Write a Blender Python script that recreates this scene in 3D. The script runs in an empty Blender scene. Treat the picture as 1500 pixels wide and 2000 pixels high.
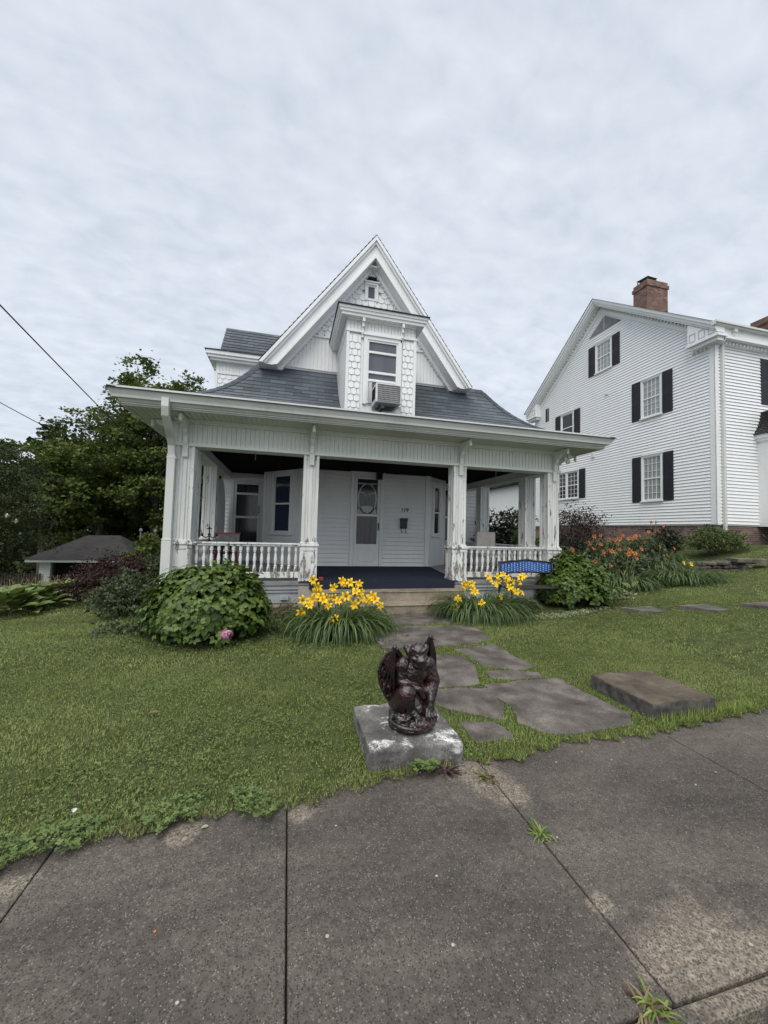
import bpy, bmesh, math, random
import numpy as np
from mathutils import Vector, Matrix, noise as mnoise
S=bpy.context.scene; COL=S.collection
R=math.radians
# ---------------------------------------------------------------- camera, sky, sun, exposure
F_PX,YAW,PITCH,ROLL=742.43,R(14.051),R(2.830),R(1.539)
def cam_axes():
    f=Vector((math.sin(YAW)*math.cos(PITCH),math.cos(YAW)*math.cos(PITCH),math.sin(PITCH)))
    r=Vector((math.cos(YAW),-math.sin(YAW),0)); u=r.cross(f)
    return r*math.cos(ROLL)+u*math.sin(ROLL), -r*math.sin(ROLL)+u*math.cos(ROLL), f
cr,cu,cf=cam_axes()
cd=bpy.data.cameras.new('camera'); cam=bpy.data.objects.new('camera',cd); COL.objects.link(cam)
M=Matrix((cr,cu,-cf)).transposed().to_4x4(); M.translation=Vector((0,0,1.5)); cam.matrix_world=M
cd.sensor_fit='VERTICAL'; cd.sensor_height=24; cd.lens=F_PX/2000*24; cd.clip_start=.05; cd.clip_end=2000
S.camera=cam
S.render.resolution_x=768; S.render.resolution_y=1024
S.view_settings.view_transform='Standard'; S.view_settings.look='None'; S.view_settings.gamma=1
S.view_settings.exposure=0.40
SUN_EL,SUN_AZ=R(46),R(205)      # azimuth clockwise from +Y: sun behind and to the left of the camera
w=bpy.data.worlds.new('World'); S.world=w; w.use_nodes=True
nt=w.node_tree; nt.nodes.clear()
def N(nt,t,**k):
    n=nt.nodes.new(t)
    for a,b in k.items(): setattr(n,a,b)
    return n
def sky_nodes():
    L=nt.links.new
    out=N(nt,'ShaderNodeOutputWorld'); bg1=N(nt,'ShaderNodeBackground'); bg2=N(nt,'ShaderNodeBackground'); add=N(nt,'ShaderNodeAddShader')
    sk=N(nt,'ShaderNodeTexSky',sky_type='NISHITA'); sk.sun_disc=False; sk.sun_elevation=SUN_EL; sk.sun_rotation=SUN_AZ
    L(sk.outputs[0],bg1.inputs[0]); bg1.inputs[1].default_value=.012
    tc=N(nt,'ShaderNodeTexCoord'); sp=N(nt,'ShaderNodeSeparateXYZ'); L(tc.outputs['Generated'],sp.inputs[0])
    def mth(op,a,b,clamp=False):
        m=N(nt,'ShaderNodeMath',operation=op,use_clamp=clamp)
        for i,v in enumerate((a,b)):
            if isinstance(v,(int,float)): m.inputs[i].default_value=v
            elif v is not None: L(v,m.inputs[i])
        return m.outputs[0]
    z=mth('MAXIMUM',sp.outputs[2],0.0); zz=mth('ADD',z,.22)
    cx=N(nt,'ShaderNodeCombineXYZ'); L(mth('DIVIDE',sp.outputs[0],zz),cx.inputs[0]); L(mth('DIVIDE',sp.outputs[1],zz),cx.inputs[1])
    mp=N(nt,'ShaderNodeMapping'); mp.inputs['Rotation'].default_value=(0,0,R(-28)); mp.inputs['Scale'].default_value=(1.0,1.7,1)
    L(cx.outputs[0],mp.inputs[0])
    n1=N(nt,'ShaderNodeTexNoise'); n1.inputs['Scale'].default_value=8.0; n1.inputs['Detail'].default_value=5; n1.inputs['Roughness'].default_value=.52; n1.inputs['Distortion'].default_value=.35
    n2=N(nt,'ShaderNodeTexNoise'); n2.inputs['Scale'].default_value=.8; n2.inputs['Detail'].default_value=2
    L(mp.outputs[0],n1.inputs[0]); L(cx.outputs[0],n2.inputs[0])
    n3=N(nt,'ShaderNodeTexNoise'); n3.inputs['Scale'].default_value=17; n3.inputs['Detail'].default_value=4; L(cx.outputs[0],n3.inputs[0])
    f=mth('ADD',mth('ADD',mth('MULTIPLY',n1.outputs[0],.42),mth('MULTIPLY',n3.outputs[0],.18)),mth('MULTIPLY',n2.outputs[0],.40))
    rp=N(nt,'ShaderNodeValToRGB'); rp.color_ramp.elements[0].position=.34; rp.color_ramp.elements[1].position=.66
    rp.color_ramp.elements[0].color=(.44,.485,.542,1); rp.color_ramp.elements[1].color=(.61,.65,.70,1)
    L(f,rp.inputs[0]); zf=N(nt,'ShaderNodeMapRange',interpolation_type='SMOOTHSTEP'); zf.inputs[1].default_value=.84; zf.inputs[2].default_value=.95; L(sp.outputs[2],zf.inputs[0])
    mx=N(nt,'ShaderNodeMix',data_type='RGBA'); L(zf.outputs[0],mx.inputs[0]); L(rp.outputs[0],mx.inputs[6]); mx.inputs[7].default_value=(.58,.56,.53,1); L(mx.outputs[2],bg2.inputs[0])
    # overcast sky with an added bright zenith, out of frame, to light the scene
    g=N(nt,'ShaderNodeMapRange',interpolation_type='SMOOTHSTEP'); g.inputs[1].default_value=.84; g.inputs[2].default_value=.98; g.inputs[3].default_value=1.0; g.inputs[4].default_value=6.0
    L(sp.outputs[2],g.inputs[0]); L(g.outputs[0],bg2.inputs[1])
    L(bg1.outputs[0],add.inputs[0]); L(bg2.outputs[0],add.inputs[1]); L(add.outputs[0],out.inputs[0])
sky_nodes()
ld=bpy.data.lights.new('sun','SUN'); ld.energy=1.45; ld.angle=R(40); ld.color=(1,.95,.87)
sun=bpy.data.objects.new('sun',ld); COL.objects.link(sun)
sdir=Vector((math.sin(SUN_AZ)*math.cos(SUN_EL),math.cos(SUN_AZ)*math.cos(SUN_EL),math.sin(SUN_EL)))
sun.rotation_euler=sdir.to_track_quat('Z','Y').to_euler()

# ---------------------------------------------------------------- materials
MT={}
class MatB:
    def __init__(s,name,rough=.6,spec=.4):
        s.m=bpy.data.materials.new(name); s.m.use_nodes=True; s.nt=s.m.node_tree; s.nt.nodes.clear()
        s.o=N(s.nt,'ShaderNodeOutputMaterial'); s.b=N(s.nt,'ShaderNodeBsdfPrincipled'); s.nt.links.new(s.b.outputs[0],s.o.inputs[0])
        s.b.inputs['Roughness'].default_value=rough; s.b.inputs['Specular IOR Level'].default_value=spec
        s.tc=N(s.nt,'ShaderNodeTexCoord'); MT[name]=s.m
    def L(s,a,b): s.nt.links.new(a,b)
    def coord(s,scale=(1,1,1),src='Object',rot=(0,0,0)):
        mp=N(s.nt,'ShaderNodeMapping'); mp.inputs['Scale'].default_value=scale; mp.inputs['Rotation'].default_value=rot; s.L(s.tc.outputs[src],mp.inputs[0]); return mp.outputs[0]
    def noise(s,scale,detail=3,co=None,rough=.5,dist=0):
        n=N(s.nt,'ShaderNodeTexNoise'); n.inputs['Scale'].default_value=scale; n.inputs['Detail'].default_value=detail; n.inputs['Roughness'].default_value=rough; n.inputs['Distortion'].default_value=dist
        s.L(co if co is not None else s.coord(),n.inputs[0]); return n.outputs[0]
    def voro(s,scale,co=None,out='Distance',feature='F1'):
        n=N(s.nt,'ShaderNodeTexVoronoi',feature=feature); n.inputs['Scale'].default_value=scale; s.L(co if co is not None else s.coord(),n.inputs[0]); return n.outputs[out]
    def ramp(s,f,stops,const=False):
        r=N(s.nt,'ShaderNodeValToRGB'); e=r.color_ramp.elements
        if const: r.color_ramp.interpolation='CONSTANT'
        while len(e)<len(stops): e.new(.5)
        for i,(p,c) in enumerate(stops):
            e[i].position=p; e[i].color=(c,c,c,1) if isinstance(c,(int,float)) else (*c,1)
        s.L(f,r.inputs[0]); return r.outputs[0]
    def mix(s,f,a,b,mode='MIX'):
        m=N(s.nt,'ShaderNodeMix',data_type='RGBA',blend_type=mode)
        for i,v in ((0,f),(6,a),(7,b)):
            if isinstance(v,(int,float)): m.inputs[i].default_value=v
            elif isinstance(v,tuple): m.inputs[i].default_value=(*v,1)
            else: s.L(v,m.inputs[i])
        return m.outputs[2]
    def math(s,op,a,b=0,clamp=False):
        m=N(s.nt,'ShaderNodeMath',operation=op,use_clamp=clamp)
        for i,v in enumerate((a,b)):
            if isinstance(v,(int,float)): m.inputs[i].default_value=v
            else: s.L(v,m.inputs[i])
        return m.outputs[0]
    def col(s,c):
        if isinstance(c,tuple): s.b.inputs['Base Color'].default_value=(*c,1)
        else: s.L(c,s.b.inputs['Base Color'])
        return s
    def bump(s,h,st=.3,d=.01):
        b=N(s.nt,'ShaderNodeBump'); b.inputs['Strength'].default_value=st; b.inputs['Distance'].default_value=d; s.L(h,b.inputs['Height']); s.L(b.outputs[0],s.b.inputs['Normal']); return s
def plain(name,c,rough=.6,spec=.4,var=.12,scale=6,bump=0,metal=0):
    m=MatB(name,rough,spec); n=m.noise(scale,4)
    d=tuple(max(0,x*(1-var)) for x in c); l=tuple(min(1,x*(1+var)) for x in c)
    m.col(m.ramp(n,[(.3,d),(.7,l)])); m.b.inputs['Metallic'].default_value=metal
    if bump: m.bump(m.noise(scale*6,4),bump)
    return m.m
def dirty_white(name,c,dirt,amt=.5,scale=1.3):
    m=MatB(name,.5,.35)
    a=m.noise(scale,5,m.coord((1,1,.35))); b=m.noise(scale*9,4,m.coord((1,1,.2)))
    f=m.math('MULTIPLY',m.ramp(a,[(.42,0.),(.75,1.)]),m.ramp(b,[(.35,.3),(.7,1.)]))
    f=m.math('MULTIPLY',f,amt); m.col(m.mix(f,c,dirt)); m.bump(m.noise(40,3),.06); return m.m
dirty_white('white_paint',(.76,.77,.77),(.48,.48,.45),.4)
dirty_white('white_siding',(.80,.81,.82),(.6,.6,.58),.35)
dirty_white('porch_siding',(.76,.77,.76),(.42,.42,.4),.4)
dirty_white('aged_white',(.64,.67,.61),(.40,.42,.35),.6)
dirty_white('gutter_white',(.60,.61,.58),(.36,.36,.33),.7)
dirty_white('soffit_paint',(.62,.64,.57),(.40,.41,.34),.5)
def peeling():
    m=MatB('peeling_paint',.6,.3)
    a=m.noise(7,6,m.coord((1.6,1.6,.42)),.62); b=m.noise(1.2,3)
    lw=N(m.nt,'ShaderNodeSeparateXYZ'); m.L(m.tc.outputs['Object'],lw.inputs[0])
    low=m.ramp(m.math('SUBTRACT',1.75,lw.outputs[2]),[(.25,0.),(1.,1.)])
    t=m.math('ADD',a,m.math('ADD',m.math('MULTIPLY',b,.16),m.math('MULTIPLY',low,.07)))
    f=m.ramp(t,[(.69,0.),(.71,1.)])
    base=m.ramp(m.noise(3,4,m.coord((2,2,.3))),[(.35,(.60,.61,.59)),(.65,(.78,.79,.78))])
    bare=m.ramp(m.noise(30,3),[(.4,(.16,.14,.12)),(.6,(.33,.31,.28))])
    m.col(m.mix(f,base,bare)); m.bump(m.math('SUBTRACT',m.noise(30,3,m.coord((1,1,.2))),f),.25,.004)
peeling()
def shingle(name,c1,c2,mortar):
    m=MatB(name,.85,.2); br=N(m.nt,'ShaderNodeTexBrick')
    br.offset=.5; br.inputs['Scale'].default_value=1; br.inputs['Brick Width'].default_value=.33; br.inputs['Row Height'].default_value=.14
    br.inputs['Mortar Size'].default_value=.005; br.inputs['Mortar Smooth'].default_value=.1; br.inputs['Bias'].default_value=0
    br.inputs['Color1'].default_value=(*c1,1); br.inputs['Color2'].default_value=(*c2,1); br.inputs['Mortar'].default_value=(*mortar,1)
    m.L(m.tc.outputs['UV'],br.inputs[0])
    n=m.noise(1.1,4); g=m.noise(220,2)
    c=m.mix(m.ramp(n,[(.35,0.),(.7,.35)]),br.outputs[0],tuple(x*1.5 for x in c2)); c=m.mix(.5,c,m.ramp(g,[(.3,.35),(.7,.85)]),'OVERLAY')
    m.col(c); m.bump(g,.25,.003); return m.m
shingle('roof_shingles',(.042,.050,.062),(.085,.097,.113),(.018,.02,.024))
shingle('garage_shingles',(.020,.019,.020),(.036,.034,.034),(.01,.01,.01))
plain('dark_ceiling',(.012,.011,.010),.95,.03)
plain('porch_floor_paint',(.22,.225,.23),.5,.3,.25,5)
plain('skirt_grey',(.36,.38,.40),.6,.3,.15,3)
plain('black_metal',(.012,.012,.013),.45,.5)
plain('dark_wood',(.035,.03,.028),.7,.3)
plain('shutter_black',(.016,.017,.022),.55,.35)
plain('red_plastic',(.30,.035,.03),.5,.4)
plain('beige_cloth',(.40,.38,.35),.9,.1)
plain('tin_grey',(.16,.16,.165),.5,.4,.3,12)
plain('white_plastic',(.62,.63,.62),.45,.4)
plain('dark_slot',(.02,.02,.02),.9,.1)
plain('cable',(.02,.02,.022),.7,.2)
plain('louver_grey',(.42,.43,.44),.6,.3)
m=MatB('glass_dark',.06,.6); m.col((.014,.016,.02))
m=MatB('glass_blue',.12,.5); m.col((.014,.03,.055))
def curtained(name,hi,lo,sc,spec=.5):
    m=MatB(name,.1,spec); wv=N(m.nt,'ShaderNodeTexWave',wave_type='BANDS',bands_direction='DIAGONAL'); 
    n=m.noise(sc,3,m.coord((1,1,.04))); m.col(m.ramp(n,[(.35,lo),(.6,hi)]))
curtained('glass_curtain',(.36,.38,.38),(.20,.22,.22),22)
curtained('glass_lace',(.045,.047,.05),(.008,.009,.011),30)
curtained('glass_screen',(.12,.13,.15),(.08,.09,.11),3,.3)
def carpet():
    m=MatB('navy_carpet',.95,.05); m.col(m.ramp(m.noise(300,2),[(.3,(.014,.018,.030)),(.7,(.036,.042,.062))])); m.bump(m.noise(260,2),.5,.004)
carpet()
def stone(name,c1,c2,c3,sc,bump=.4,rough=.9,fine=90):
    m=MatB(name,rough,.2); a=m.noise(sc,6,None,.6); b=m.noise(fine,3)
    c=m.ramp(a,[(.3,c1),(.5,c2),(.72,c3)]); c=m.mix(.55,c,m.ramp(b,[(.3,.3),(.7,.8)]),'OVERLAY'); m.col(c); m.bump(m.math('ADD',a,m.math('MULTIPLY',b,.4)),bump,.01); return m
stone('step_concrete',(.13,.11,.085),(.23,.195,.15),(.32,.28,.22),3)
stone('foundation_block',(.24,.21,.18),(.34,.30,.26),(.42,.38,.34),2)
stone('flagstone_rock',(.038,.033,.030),(.085,.076,.069),(.165,.15,.135),3.6,1.0)
stone('stacked_rock',(.05,.045,.04),(.10,.09,.08),(.22,.20,.17),5,.6)
stone('bark',(.04,.035,.03),(.08,.07,.06),(.13,.12,.10),9,.6)
def pedestal_mat():
    m=stone('lichen_stone',(.050,.048,.045),(.105,.10,.096),(.26,.26,.255),4.2,.5,fine=70)
    old=m.b.inputs['Base Color'].links[0].from_socket
    n=m.noise(5.3,5,m.coord((1,1,1),rot=(0,0,1.2)),.62,.4); sp=m.voro(42)
    geo=N(m.nt,'ShaderNodeNewGeometry'); n=m.math('MULTIPLY',n,.93)
    for (a_,b_,c_,r_) in ((.60,2.42,.14,.10),(.62,2.93,.14,.12),(1.13,2.45,.12,.13),(1.12,2.75,.14,.07),(.78,2.55,.14,.05),(.95,2.46,.14,.05)):
        v=N(m.nt,'ShaderNodeVectorMath',operation='DISTANCE'); m.L(geo.outputs['Position'],v.inputs[0]); v.inputs[1].default_value=(a_,b_,c_)
        n=m.math('ADD',n,m.ramp(m.math('DIVIDE',v.outputs['Value'],r_),[(.4,.13),(1.,0.)]))
    white=m.math('MULTIPLY',m.ramp(m.math('ADD',n,m.math('MULTIPLY',m.math('SUBTRACT',m.noise(38,5,None,.7),.5),.32)),[(.53,0.),(.64,.9)]),m.ramp(sp,[(.16,0.),(.26,1.)]))
    c=m.mix(white,old,(.62,.63,.62)); n2=m.noise(11,4); blk=m.math('MULTIPLY',m.ramp(m.voro(55),[(.2,1.),(.3,0.)]),m.ramp(n2,[(.45,0.),(.6,1.)]))
    m.col(m.mix(blk,c,(.03,.03,.03)))
pedestal_mat()
def block_mat():
    m=stone('brown_slab',(.034,.031,.028),(.082,.068,.051),(.15,.127,.098),3.2,.5)
    old=m.b.inputs['Base Color'].links[0].from_socket
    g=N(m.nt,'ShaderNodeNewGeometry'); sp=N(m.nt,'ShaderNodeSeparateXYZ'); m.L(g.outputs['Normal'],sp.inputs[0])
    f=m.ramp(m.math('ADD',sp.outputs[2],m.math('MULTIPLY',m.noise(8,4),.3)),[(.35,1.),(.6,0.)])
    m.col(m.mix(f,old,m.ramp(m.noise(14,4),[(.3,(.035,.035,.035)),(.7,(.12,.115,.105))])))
block_mat()
def sidewalk_mat():
    m=MatB('aggregate_concrete',.9,.2)
    base=m.ramp(m.noise(1.3,6,m.coord((.7,1.6,1)),.65,.4),[(.28,(.042,.037,.033)),(.5,(.074,.066,.058)),(.75,(.128,.115,.099))])
    geo=N(m.nt,'ShaderNodeNewGeometry'); nz=m.noise(5,5,None,.65)
    sandc=m.ramp(m.noise(90,3),[(.3,(.17,.14,.11)),(.7,(.33,.285,.23))])
    mask=m.ramp(m.noise(.85,5,m.coord((1,1,1),rot=(0,0,.7)),.6,.6),[(.6,0.),(.8,.35)])
    for (px_,py_,r_) in ((1.20,2.22,.20),(1.30,2.0,.14),(1.50,1.10,.26),(1.30,1.35,.06),(-.45,2.10,.09),(.12,2.12,.08),(-1.05,1.95,.09),(1.75,1.05,.2)):
        v=N(m.nt,'ShaderNodeVectorMath',operation='DISTANCE'); m.L(geo.outputs['Position'],v.inputs[0]); v.inputs[1].default_value=(px_,py_,0)
        d=m.math('ADD',m.math('DIVIDE',v.outputs['Value'],r_),m.math('MULTIPLY',m.math('SUBTRACT',nz,.5),2.2))
        mask=m.math('MAXIMUM',mask,m.ramp(d,[(.55,.85),(1.,0.)]))
    mask=m.math('MULTIPLY',mask,m.ramp(m.noise(55,4,None,.7),[(.38,.15),(.6,1.)])); base=m.mix(mask,base,sandc)
    base=m.mix(.6,base,m.ramp(m.noise(26,5,None,.7),[(.3,.25),(.7,.78)]),'OVERLAY')
    v=m.voro(140,None,'Color'); sep=N(m.nt,'ShaderNodeSeparateColor'); m.L(v,sep.inputs[0]); d=m.voro(140)
    peb=m.math('MULTIPLY',m.ramp(sep.outputs[0],[(.40,0.),(.60,1.)]),m.ramp(d,[(.2,1.),(.5,0.)]))
    pc=m.ramp(sep.outputs[1],[(.2,(.13,.118,.103)),(.8,(.30,.275,.24))])
    c=m.mix(m.math('MULTIPLY',peb,.8),base,pc)
    dk=m.math('MULTIPLY',m.ramp(sep.outputs[2],[(.5,0.),(.58,1.)]),m.ramp(d,[(.35,1.),(.55,0.)])); c=m.mix(m.math('MULTIPLY',dk,.7),c,(.028,.026,.025))
    v3=m.voro(60); s3=N(m.nt,'ShaderNodeSeparateColor'); m.L(m.voro(60,None,'Color'),s3.inputs[0]); big=m.math('MULTIPLY',m.ramp(s3.outputs[0],[(.72,0.),(.78,1.)]),m.ramp(v3,[(.22,1.),(.34,0.)]))
    c=m.mix(m.math('MULTIPLY',big,.35),c,(.26,.24,.21))
    v2=m.voro(6.3,m.coord((1,1,1),rot=(0,0,.3))); c=m.mix(m.ramp(m.math('ADD',v2,m.math('MULTIPLY',m.noise(60,3),.03)),[(.048,1.),(.06,0.)]),c,(.36,.34,.30))
    m.col(c); m.bump(m.math('ADD',m.math('MULTIPLY',m.noise(130,3),.6),m.math('ADD',peb,m.math('MULTIPLY',dk,-.6))),.7,.005)
sidewalk_mat()
stone('asphalt',(.02,.02,.02),(.05,.05,.05),(.09,.09,.09),60,.8)
def ground_mat():
    m=MatB('lawn_soil',.95,.1); a=m.noise(9,5); b=m.noise(.9,4)
    g=m.ramp(a,[(.3,(.030,.040,.015)),(.55,(.060,.075,.027)),(.8,(.10,.105,.045))])
    d=m.ramp(m.noise(30,3),[(.3,(.05,.038,.026)),(.7,(.15,.12,.09))])
    m.col(m.mix(m.ramp(b,[(.62,0.),(.75,.5)]),g,d)); m.bump(m.noise(60,3),.8,.02)
ground_mat()
plain('mulch',(.06,.045,.035),.95,.1,.5,30,.8)
def brickm(name,c1,c2,mo):
    m=MatB(name,.85,.2); br=N(m.nt,'ShaderNodeTexBrick'); br.inputs['Scale'].default_value=1; br.inputs['Brick Width'].default_value=.21; br.inputs['Row Height'].default_value=.075
    br.inputs['Mortar Size'].default_value=.006; br.inputs['Color1'].default_value=(*c1,1); br.inputs['Color2'].default_value=(*c2,1); br.inputs['Mortar'].default_value=(*mo,1)
    m.L(m.tc.outputs['UV'],br.inputs[0]); c=m.mix(.5,br.outputs[0],m.ramp(m.noise(4,5),[(.3,.25),(.7,.8)]),'OVERLAY'); m.col(c)
    m.bump(m.math('SUBTRACT',m.noise(60,3),br.outputs[1]),.6,.006)
brickm('brick',(.12,.068,.058),(.22,.145,.13),(.26,.245,.23)); brickm('chimney_brick',(.12,.06,.047),(.22,.13,.10),(.18,.165,.15))
def leafm(name,lo,hi,rough=.5,trans=.25,spec=.35):
    m=MatB(name,rough,spec); at=N(m.nt,'ShaderNodeAttribute',attribute_name='tint')
    c=m.ramp(at.outputs['Fac'],[(0.,lo),(1.,hi)]); m.col(c)
    tr=N(m.nt,'ShaderNodeBsdfTranslucent'); mx=N(m.nt,'ShaderNodeMixShader'); mx.inputs[0].default_value=trans
    m.L(m.mix(.5,c,(.10,.16,.02)) if trans>.2 else c,tr.inputs[0]); m.L(m.b.outputs[0],mx.inputs[1]); m.L(tr.outputs[0],mx.inputs[2]); m.L(mx.outputs[0],m.o.inputs[0]); return m
leafm('grass_blade',(.070,.098,.028),(.36,.405,.17),.7,.3,.1)
leafm('lawn_weed',(.060,.090,.026),(.24,.295,.10),.7,.3,.1)
leafm('tall_grass',(.085,.135,.028),(.26,.33,.09),.55,.3,.2)
leafm('clover',(.060,.10,.028),(.15,.21,.07),.55,.2,.25)
leafm('hydrangea_leaf',(.022,.048,.008),(.122,.190,.030),.45,.24)
leafm('lily_blade',(.032,.060,.018),(.10,.155,.05),.5,.22)
leafm('tree_leaf',(.024,.042,.014),(.095,.125,.036),.65,.22,.2)
leafm('tree_leaf_light',(.034,.058,.016),(.13,.165,.042),.65,.25,.2)
leafm('tree_leaf_dark',(.020,.032,.014),(.065,.078,.030),.65,.12,.15)
leafm('shrub_leaf',(.030,.050,.020),(.10,.13,.06),.55,.2)
leafm('maple_leaf',(.016,.009,.009),(.055,.024,.023),.65,.12,.15)
leafm('barberry_leaf',(.020,.012,.013),(.065,.040,.036),.6,.1)
leafm('dark_shrub_leaf',(.008,.014,.007),(.035,.05,.022),.55,.1)
leafm('boxwood_leaf',(.028,.045,.014),(.11,.145,.035),.55,.15)
leafm('hosta_leaf',(.045,.080,.018),(.17,.23,.055),.45,.2)
leafm('brown_leaf',(.07,.045,.03),(.20,.15,.09),.8,.1)
leafm('yellow_petal',(.78,.42,.008),(.92,.68,.04),.5,.2,.2)
leafm('orange_petal',(.36,.085,.025),(.52,.19,.07),.5,.15,.2)
leafm('pink_petal',(.42,.15,.26),(.62,.32,.45),.5,.2,.2)
leafm('white_petal',(.5,.5,.45),(.7,.7,.62),.5,.2,.2)
leafm('variegated_leaf',(.10,.15,.05),(.42,.45,.28),.5,.15)
def gargoyle_mat():
    m=MatB('lacquered_redwood',.20,.55); n=m.noise(7,5); m.col(m.ramp(n,[(.35,(.007,.005,.006)),(.6,(.024,.007,.008)),(.8,(.060,.013,.012))]))
    v=m.math('ADD',m.noise(38,5,None,.6,1.2),m.math('MULTIPLY',m.voro(50),.4)); m.bump(v,.75,.007); m.b.inputs['Coat Weight'].default_value=.35; m.b.inputs['Coat Roughness'].default_value=.2
gargoyle_mat()
plain('blue_dotted_panel',(.03,.09,.33),.4,.4,.35,9); plain('dot_white',(.34,.50,.62),.4,.4,.2,30)

# ---------------------------------------------------------------- helpers
def tag(o,label=None,cat=None,group=None,kind=None):
    if label: o['label']=label
    if cat: o['category']=cat
    if group: o['group']=group
    if kind: o['kind']=kind
    return o
def thing(name,loc,label,cat,group=None):
    o=bpy.data.objects.new(name,None); COL.objects.link(o); o.location=loc; o.empty_display_size=.1
    return tag(o,label,cat,group)
def wloc(o):
    p=Vector((0,0,0))
    while o is not None: p+=o.location; o=o.parent
    return p
def link(o,parent):
    COL.objects.link(o)
    if parent is not None: o.parent=parent
    return o
class Fr:   # a wall frame: x along the wall, n outward, z up
    def __init__(s,o,ux=(1,0,0),un=(0,-1,0)): s.o=Vector(o); s.x=Vector(ux).normalized(); s.n=Vector(un).normalized()
    def __call__(s,x,n,z): return s.o+s.x*x+s.n*n+Vector((0,0,z))
W0=Fr((0,0,0),(1,0,0),(0,1,0))
class MB:
    def __init__(s): s.v=[];s.f=[];s.uv=[]
    def add(s,vs,fs,uvs=None):
        b=len(s.v); s.v+= [tuple(v) for v in vs]
        for i,f in enumerate(fs):
            s.f.append([b+k for k in f]); s.uv.append(uvs[i] if uvs else None)
        return s
    def box(s,x0,x1,n0,n1,z0,z1,fr=W0,uv=False):
        P=[fr(x,n,z) for z in (z0,z1) for n in (n0,n1) for x in (x0,x1)]
        u=None
        if uv:
            X=[(x0,z0),(x1,z0),(x1,z1),(x0,z1)];Y=[(n0,z0),(n1,z0),(n1,z1),(n0,z1)];Z=[(x0,n0),(x1,n0),(x1,n1),(x0,n1)]
            u=[Z,Z,X,X,Y,Y]
        return s.add(P,[(0,1,3,2),(4,5,7,6),(0,1,5,4),(2,3,7,6),(0,2,6,4),(1,3,7,5)],u)
    def quad(s,a,b,c,d,uv=None): return s.add([a,b,c,d],[(0,1,2,3)],[uv] if uv else None)
    def prism(s,poly,n0,n1,fr=W0,cap=True):   # poly in (x,z), extruded along n
        k=len(poly); P=[fr(x,n0,z) for x,z in poly]+[fr(x,n1,z) for x,z in poly]
        fs=[(i,(i+1)%k,k+(i+1)%k,k+i) for i in range(k)]
        if cap: fs+=[tuple(range(k)),tuple(range(k,2*k))]
        return s.add(P,fs)
    def slab(s,poly,z0,z1):                # poly in (X,Y), vertical extrusion
        k=len(poly); P=[(x,y,z0) for x,y in poly]+[(x,y,z1) for x,y in poly]
        return s.add(P,[(i,(i+1)%k,k+(i+1)%k,k+i) for i in range(k)]+[tuple(range(k)),tuple(range(k,2*k))])
    def tube(s,pts,r,n=8,caps=True):
        pts=[Vector(p) for p in pts]; rr=r if isinstance(r,(list,tuple)) else [r]*len(pts)
        b=len(s.v); ref=None
        for i,p in enumerate(pts):
            t=(pts[min(i+1,len(pts)-1)]-pts[max(i-1,0)]).normalized()
            if ref is None: ref=t.orthogonal().normalized()
            a=(ref-t*ref.dot(t)).normalized(); ref=a; c=t.cross(a)
            for k in range(n):
                th=2*math.pi*k/n; s.v.append(tuple(p+(a*math.cos(th)+c*math.sin(th))*rr[i]))
        for i in range(len(pts)-1):
            for k in range(n): s.f.append([b+i*n+k,b+i*n+(k+1)%n,b+(i+1)*n+(k+1)%n,b+(i+1)*n+k]); s.uv.append(None)
        if caps: s.f.append([b+k for k in range(n)]); s.f.append([b+(len(pts)-1)*n+k for k in range(n)]); s.uv+=[None,None]
        return s
    def lathe(s,prof,c,n=10,fr=None):      # prof (r,z) around a vertical axis at c
        b=len(s.v)
        for r,z in prof:
            for k in range(n): th=2*math.pi*k/n; s.v.append((c[0]+r*math.cos(th),c[1]+r*math.sin(th),c[2]+z))
        for i in range(len(prof)-1):
            for k in range(n): s.f.append([b+i*n+k,b+i*n+(k+1)%n,b+(i+1)*n+(k+1)%n,b+(i+1)*n+k]); s.uv.append(None)
        s.f.append([b+k for k in range(n)]); s.f.append([b+(len(prof)-1)*n+k for k in range(n)]); s.uv+=[None,None]
        return s
    def ball(s,c,r,n=8,m=6):
        rx,ry,rz=(r,r,r) if isinstance(r,(int,float)) else r; b=len(s.v)
        for i in range(m+1):
            ph=math.pi*i/m
            for k in range(n): th=2*math.pi*k/n; s.v.append((c[0]+rx*math.sin(ph)*math.cos(th),c[1]+ry*math.sin(ph)*math.sin(th),c[2]+rz*math.cos(ph)))
        for i in range(m):
            for k in range(n): s.f.append([b+i*n+k,b+i*n+(k+1)%n,b+(i+1)*n+(k+1)%n,b+(i+1)*n+k]); s.uv.append(None)
        return s
    def build(s,name,mat,parent=None,smooth=False,bevel=0):
        off=wloc(parent) if parent else Vector((0,0,0))
        me=bpy.data.meshes.new(name); me.from_pydata([(x-off.x,y-off.y,z-off.z) for x,y,z in s.v],[],s.f)
        if any(u is not None for u in s.uv):
            ul=me.uv_layers.new(name='UVMap'); i=0
            for f,u in zip(s.f,s.uv):
                for k in range(len(f)): ul.data[i].uv=u[k] if u else (0,0); i+=1
        me.materials.append(MT[mat]); me.validate(); bm=bmesh.new(); bm.from_mesh(me); bmesh.ops.recalc_face_normals(bm,faces=bm.faces)
        if smooth: bmesh.ops.remove_doubles(bm,verts=bm.verts,dist=1e-5)
        bm.to_mesh(me); bm.free()
        if smooth: me.polygons.foreach_set('use_smooth',[True]*len(me.polygons))
        o=bpy.data.objects.new(name,me); link(o,parent)
        if bevel:
            b=o.modifiers.new('bevel','BEVEL'); b.width=bevel; b.segments=2; b.limit_method='ANGLE'; b.angle_limit=R(40)
        return o
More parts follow.
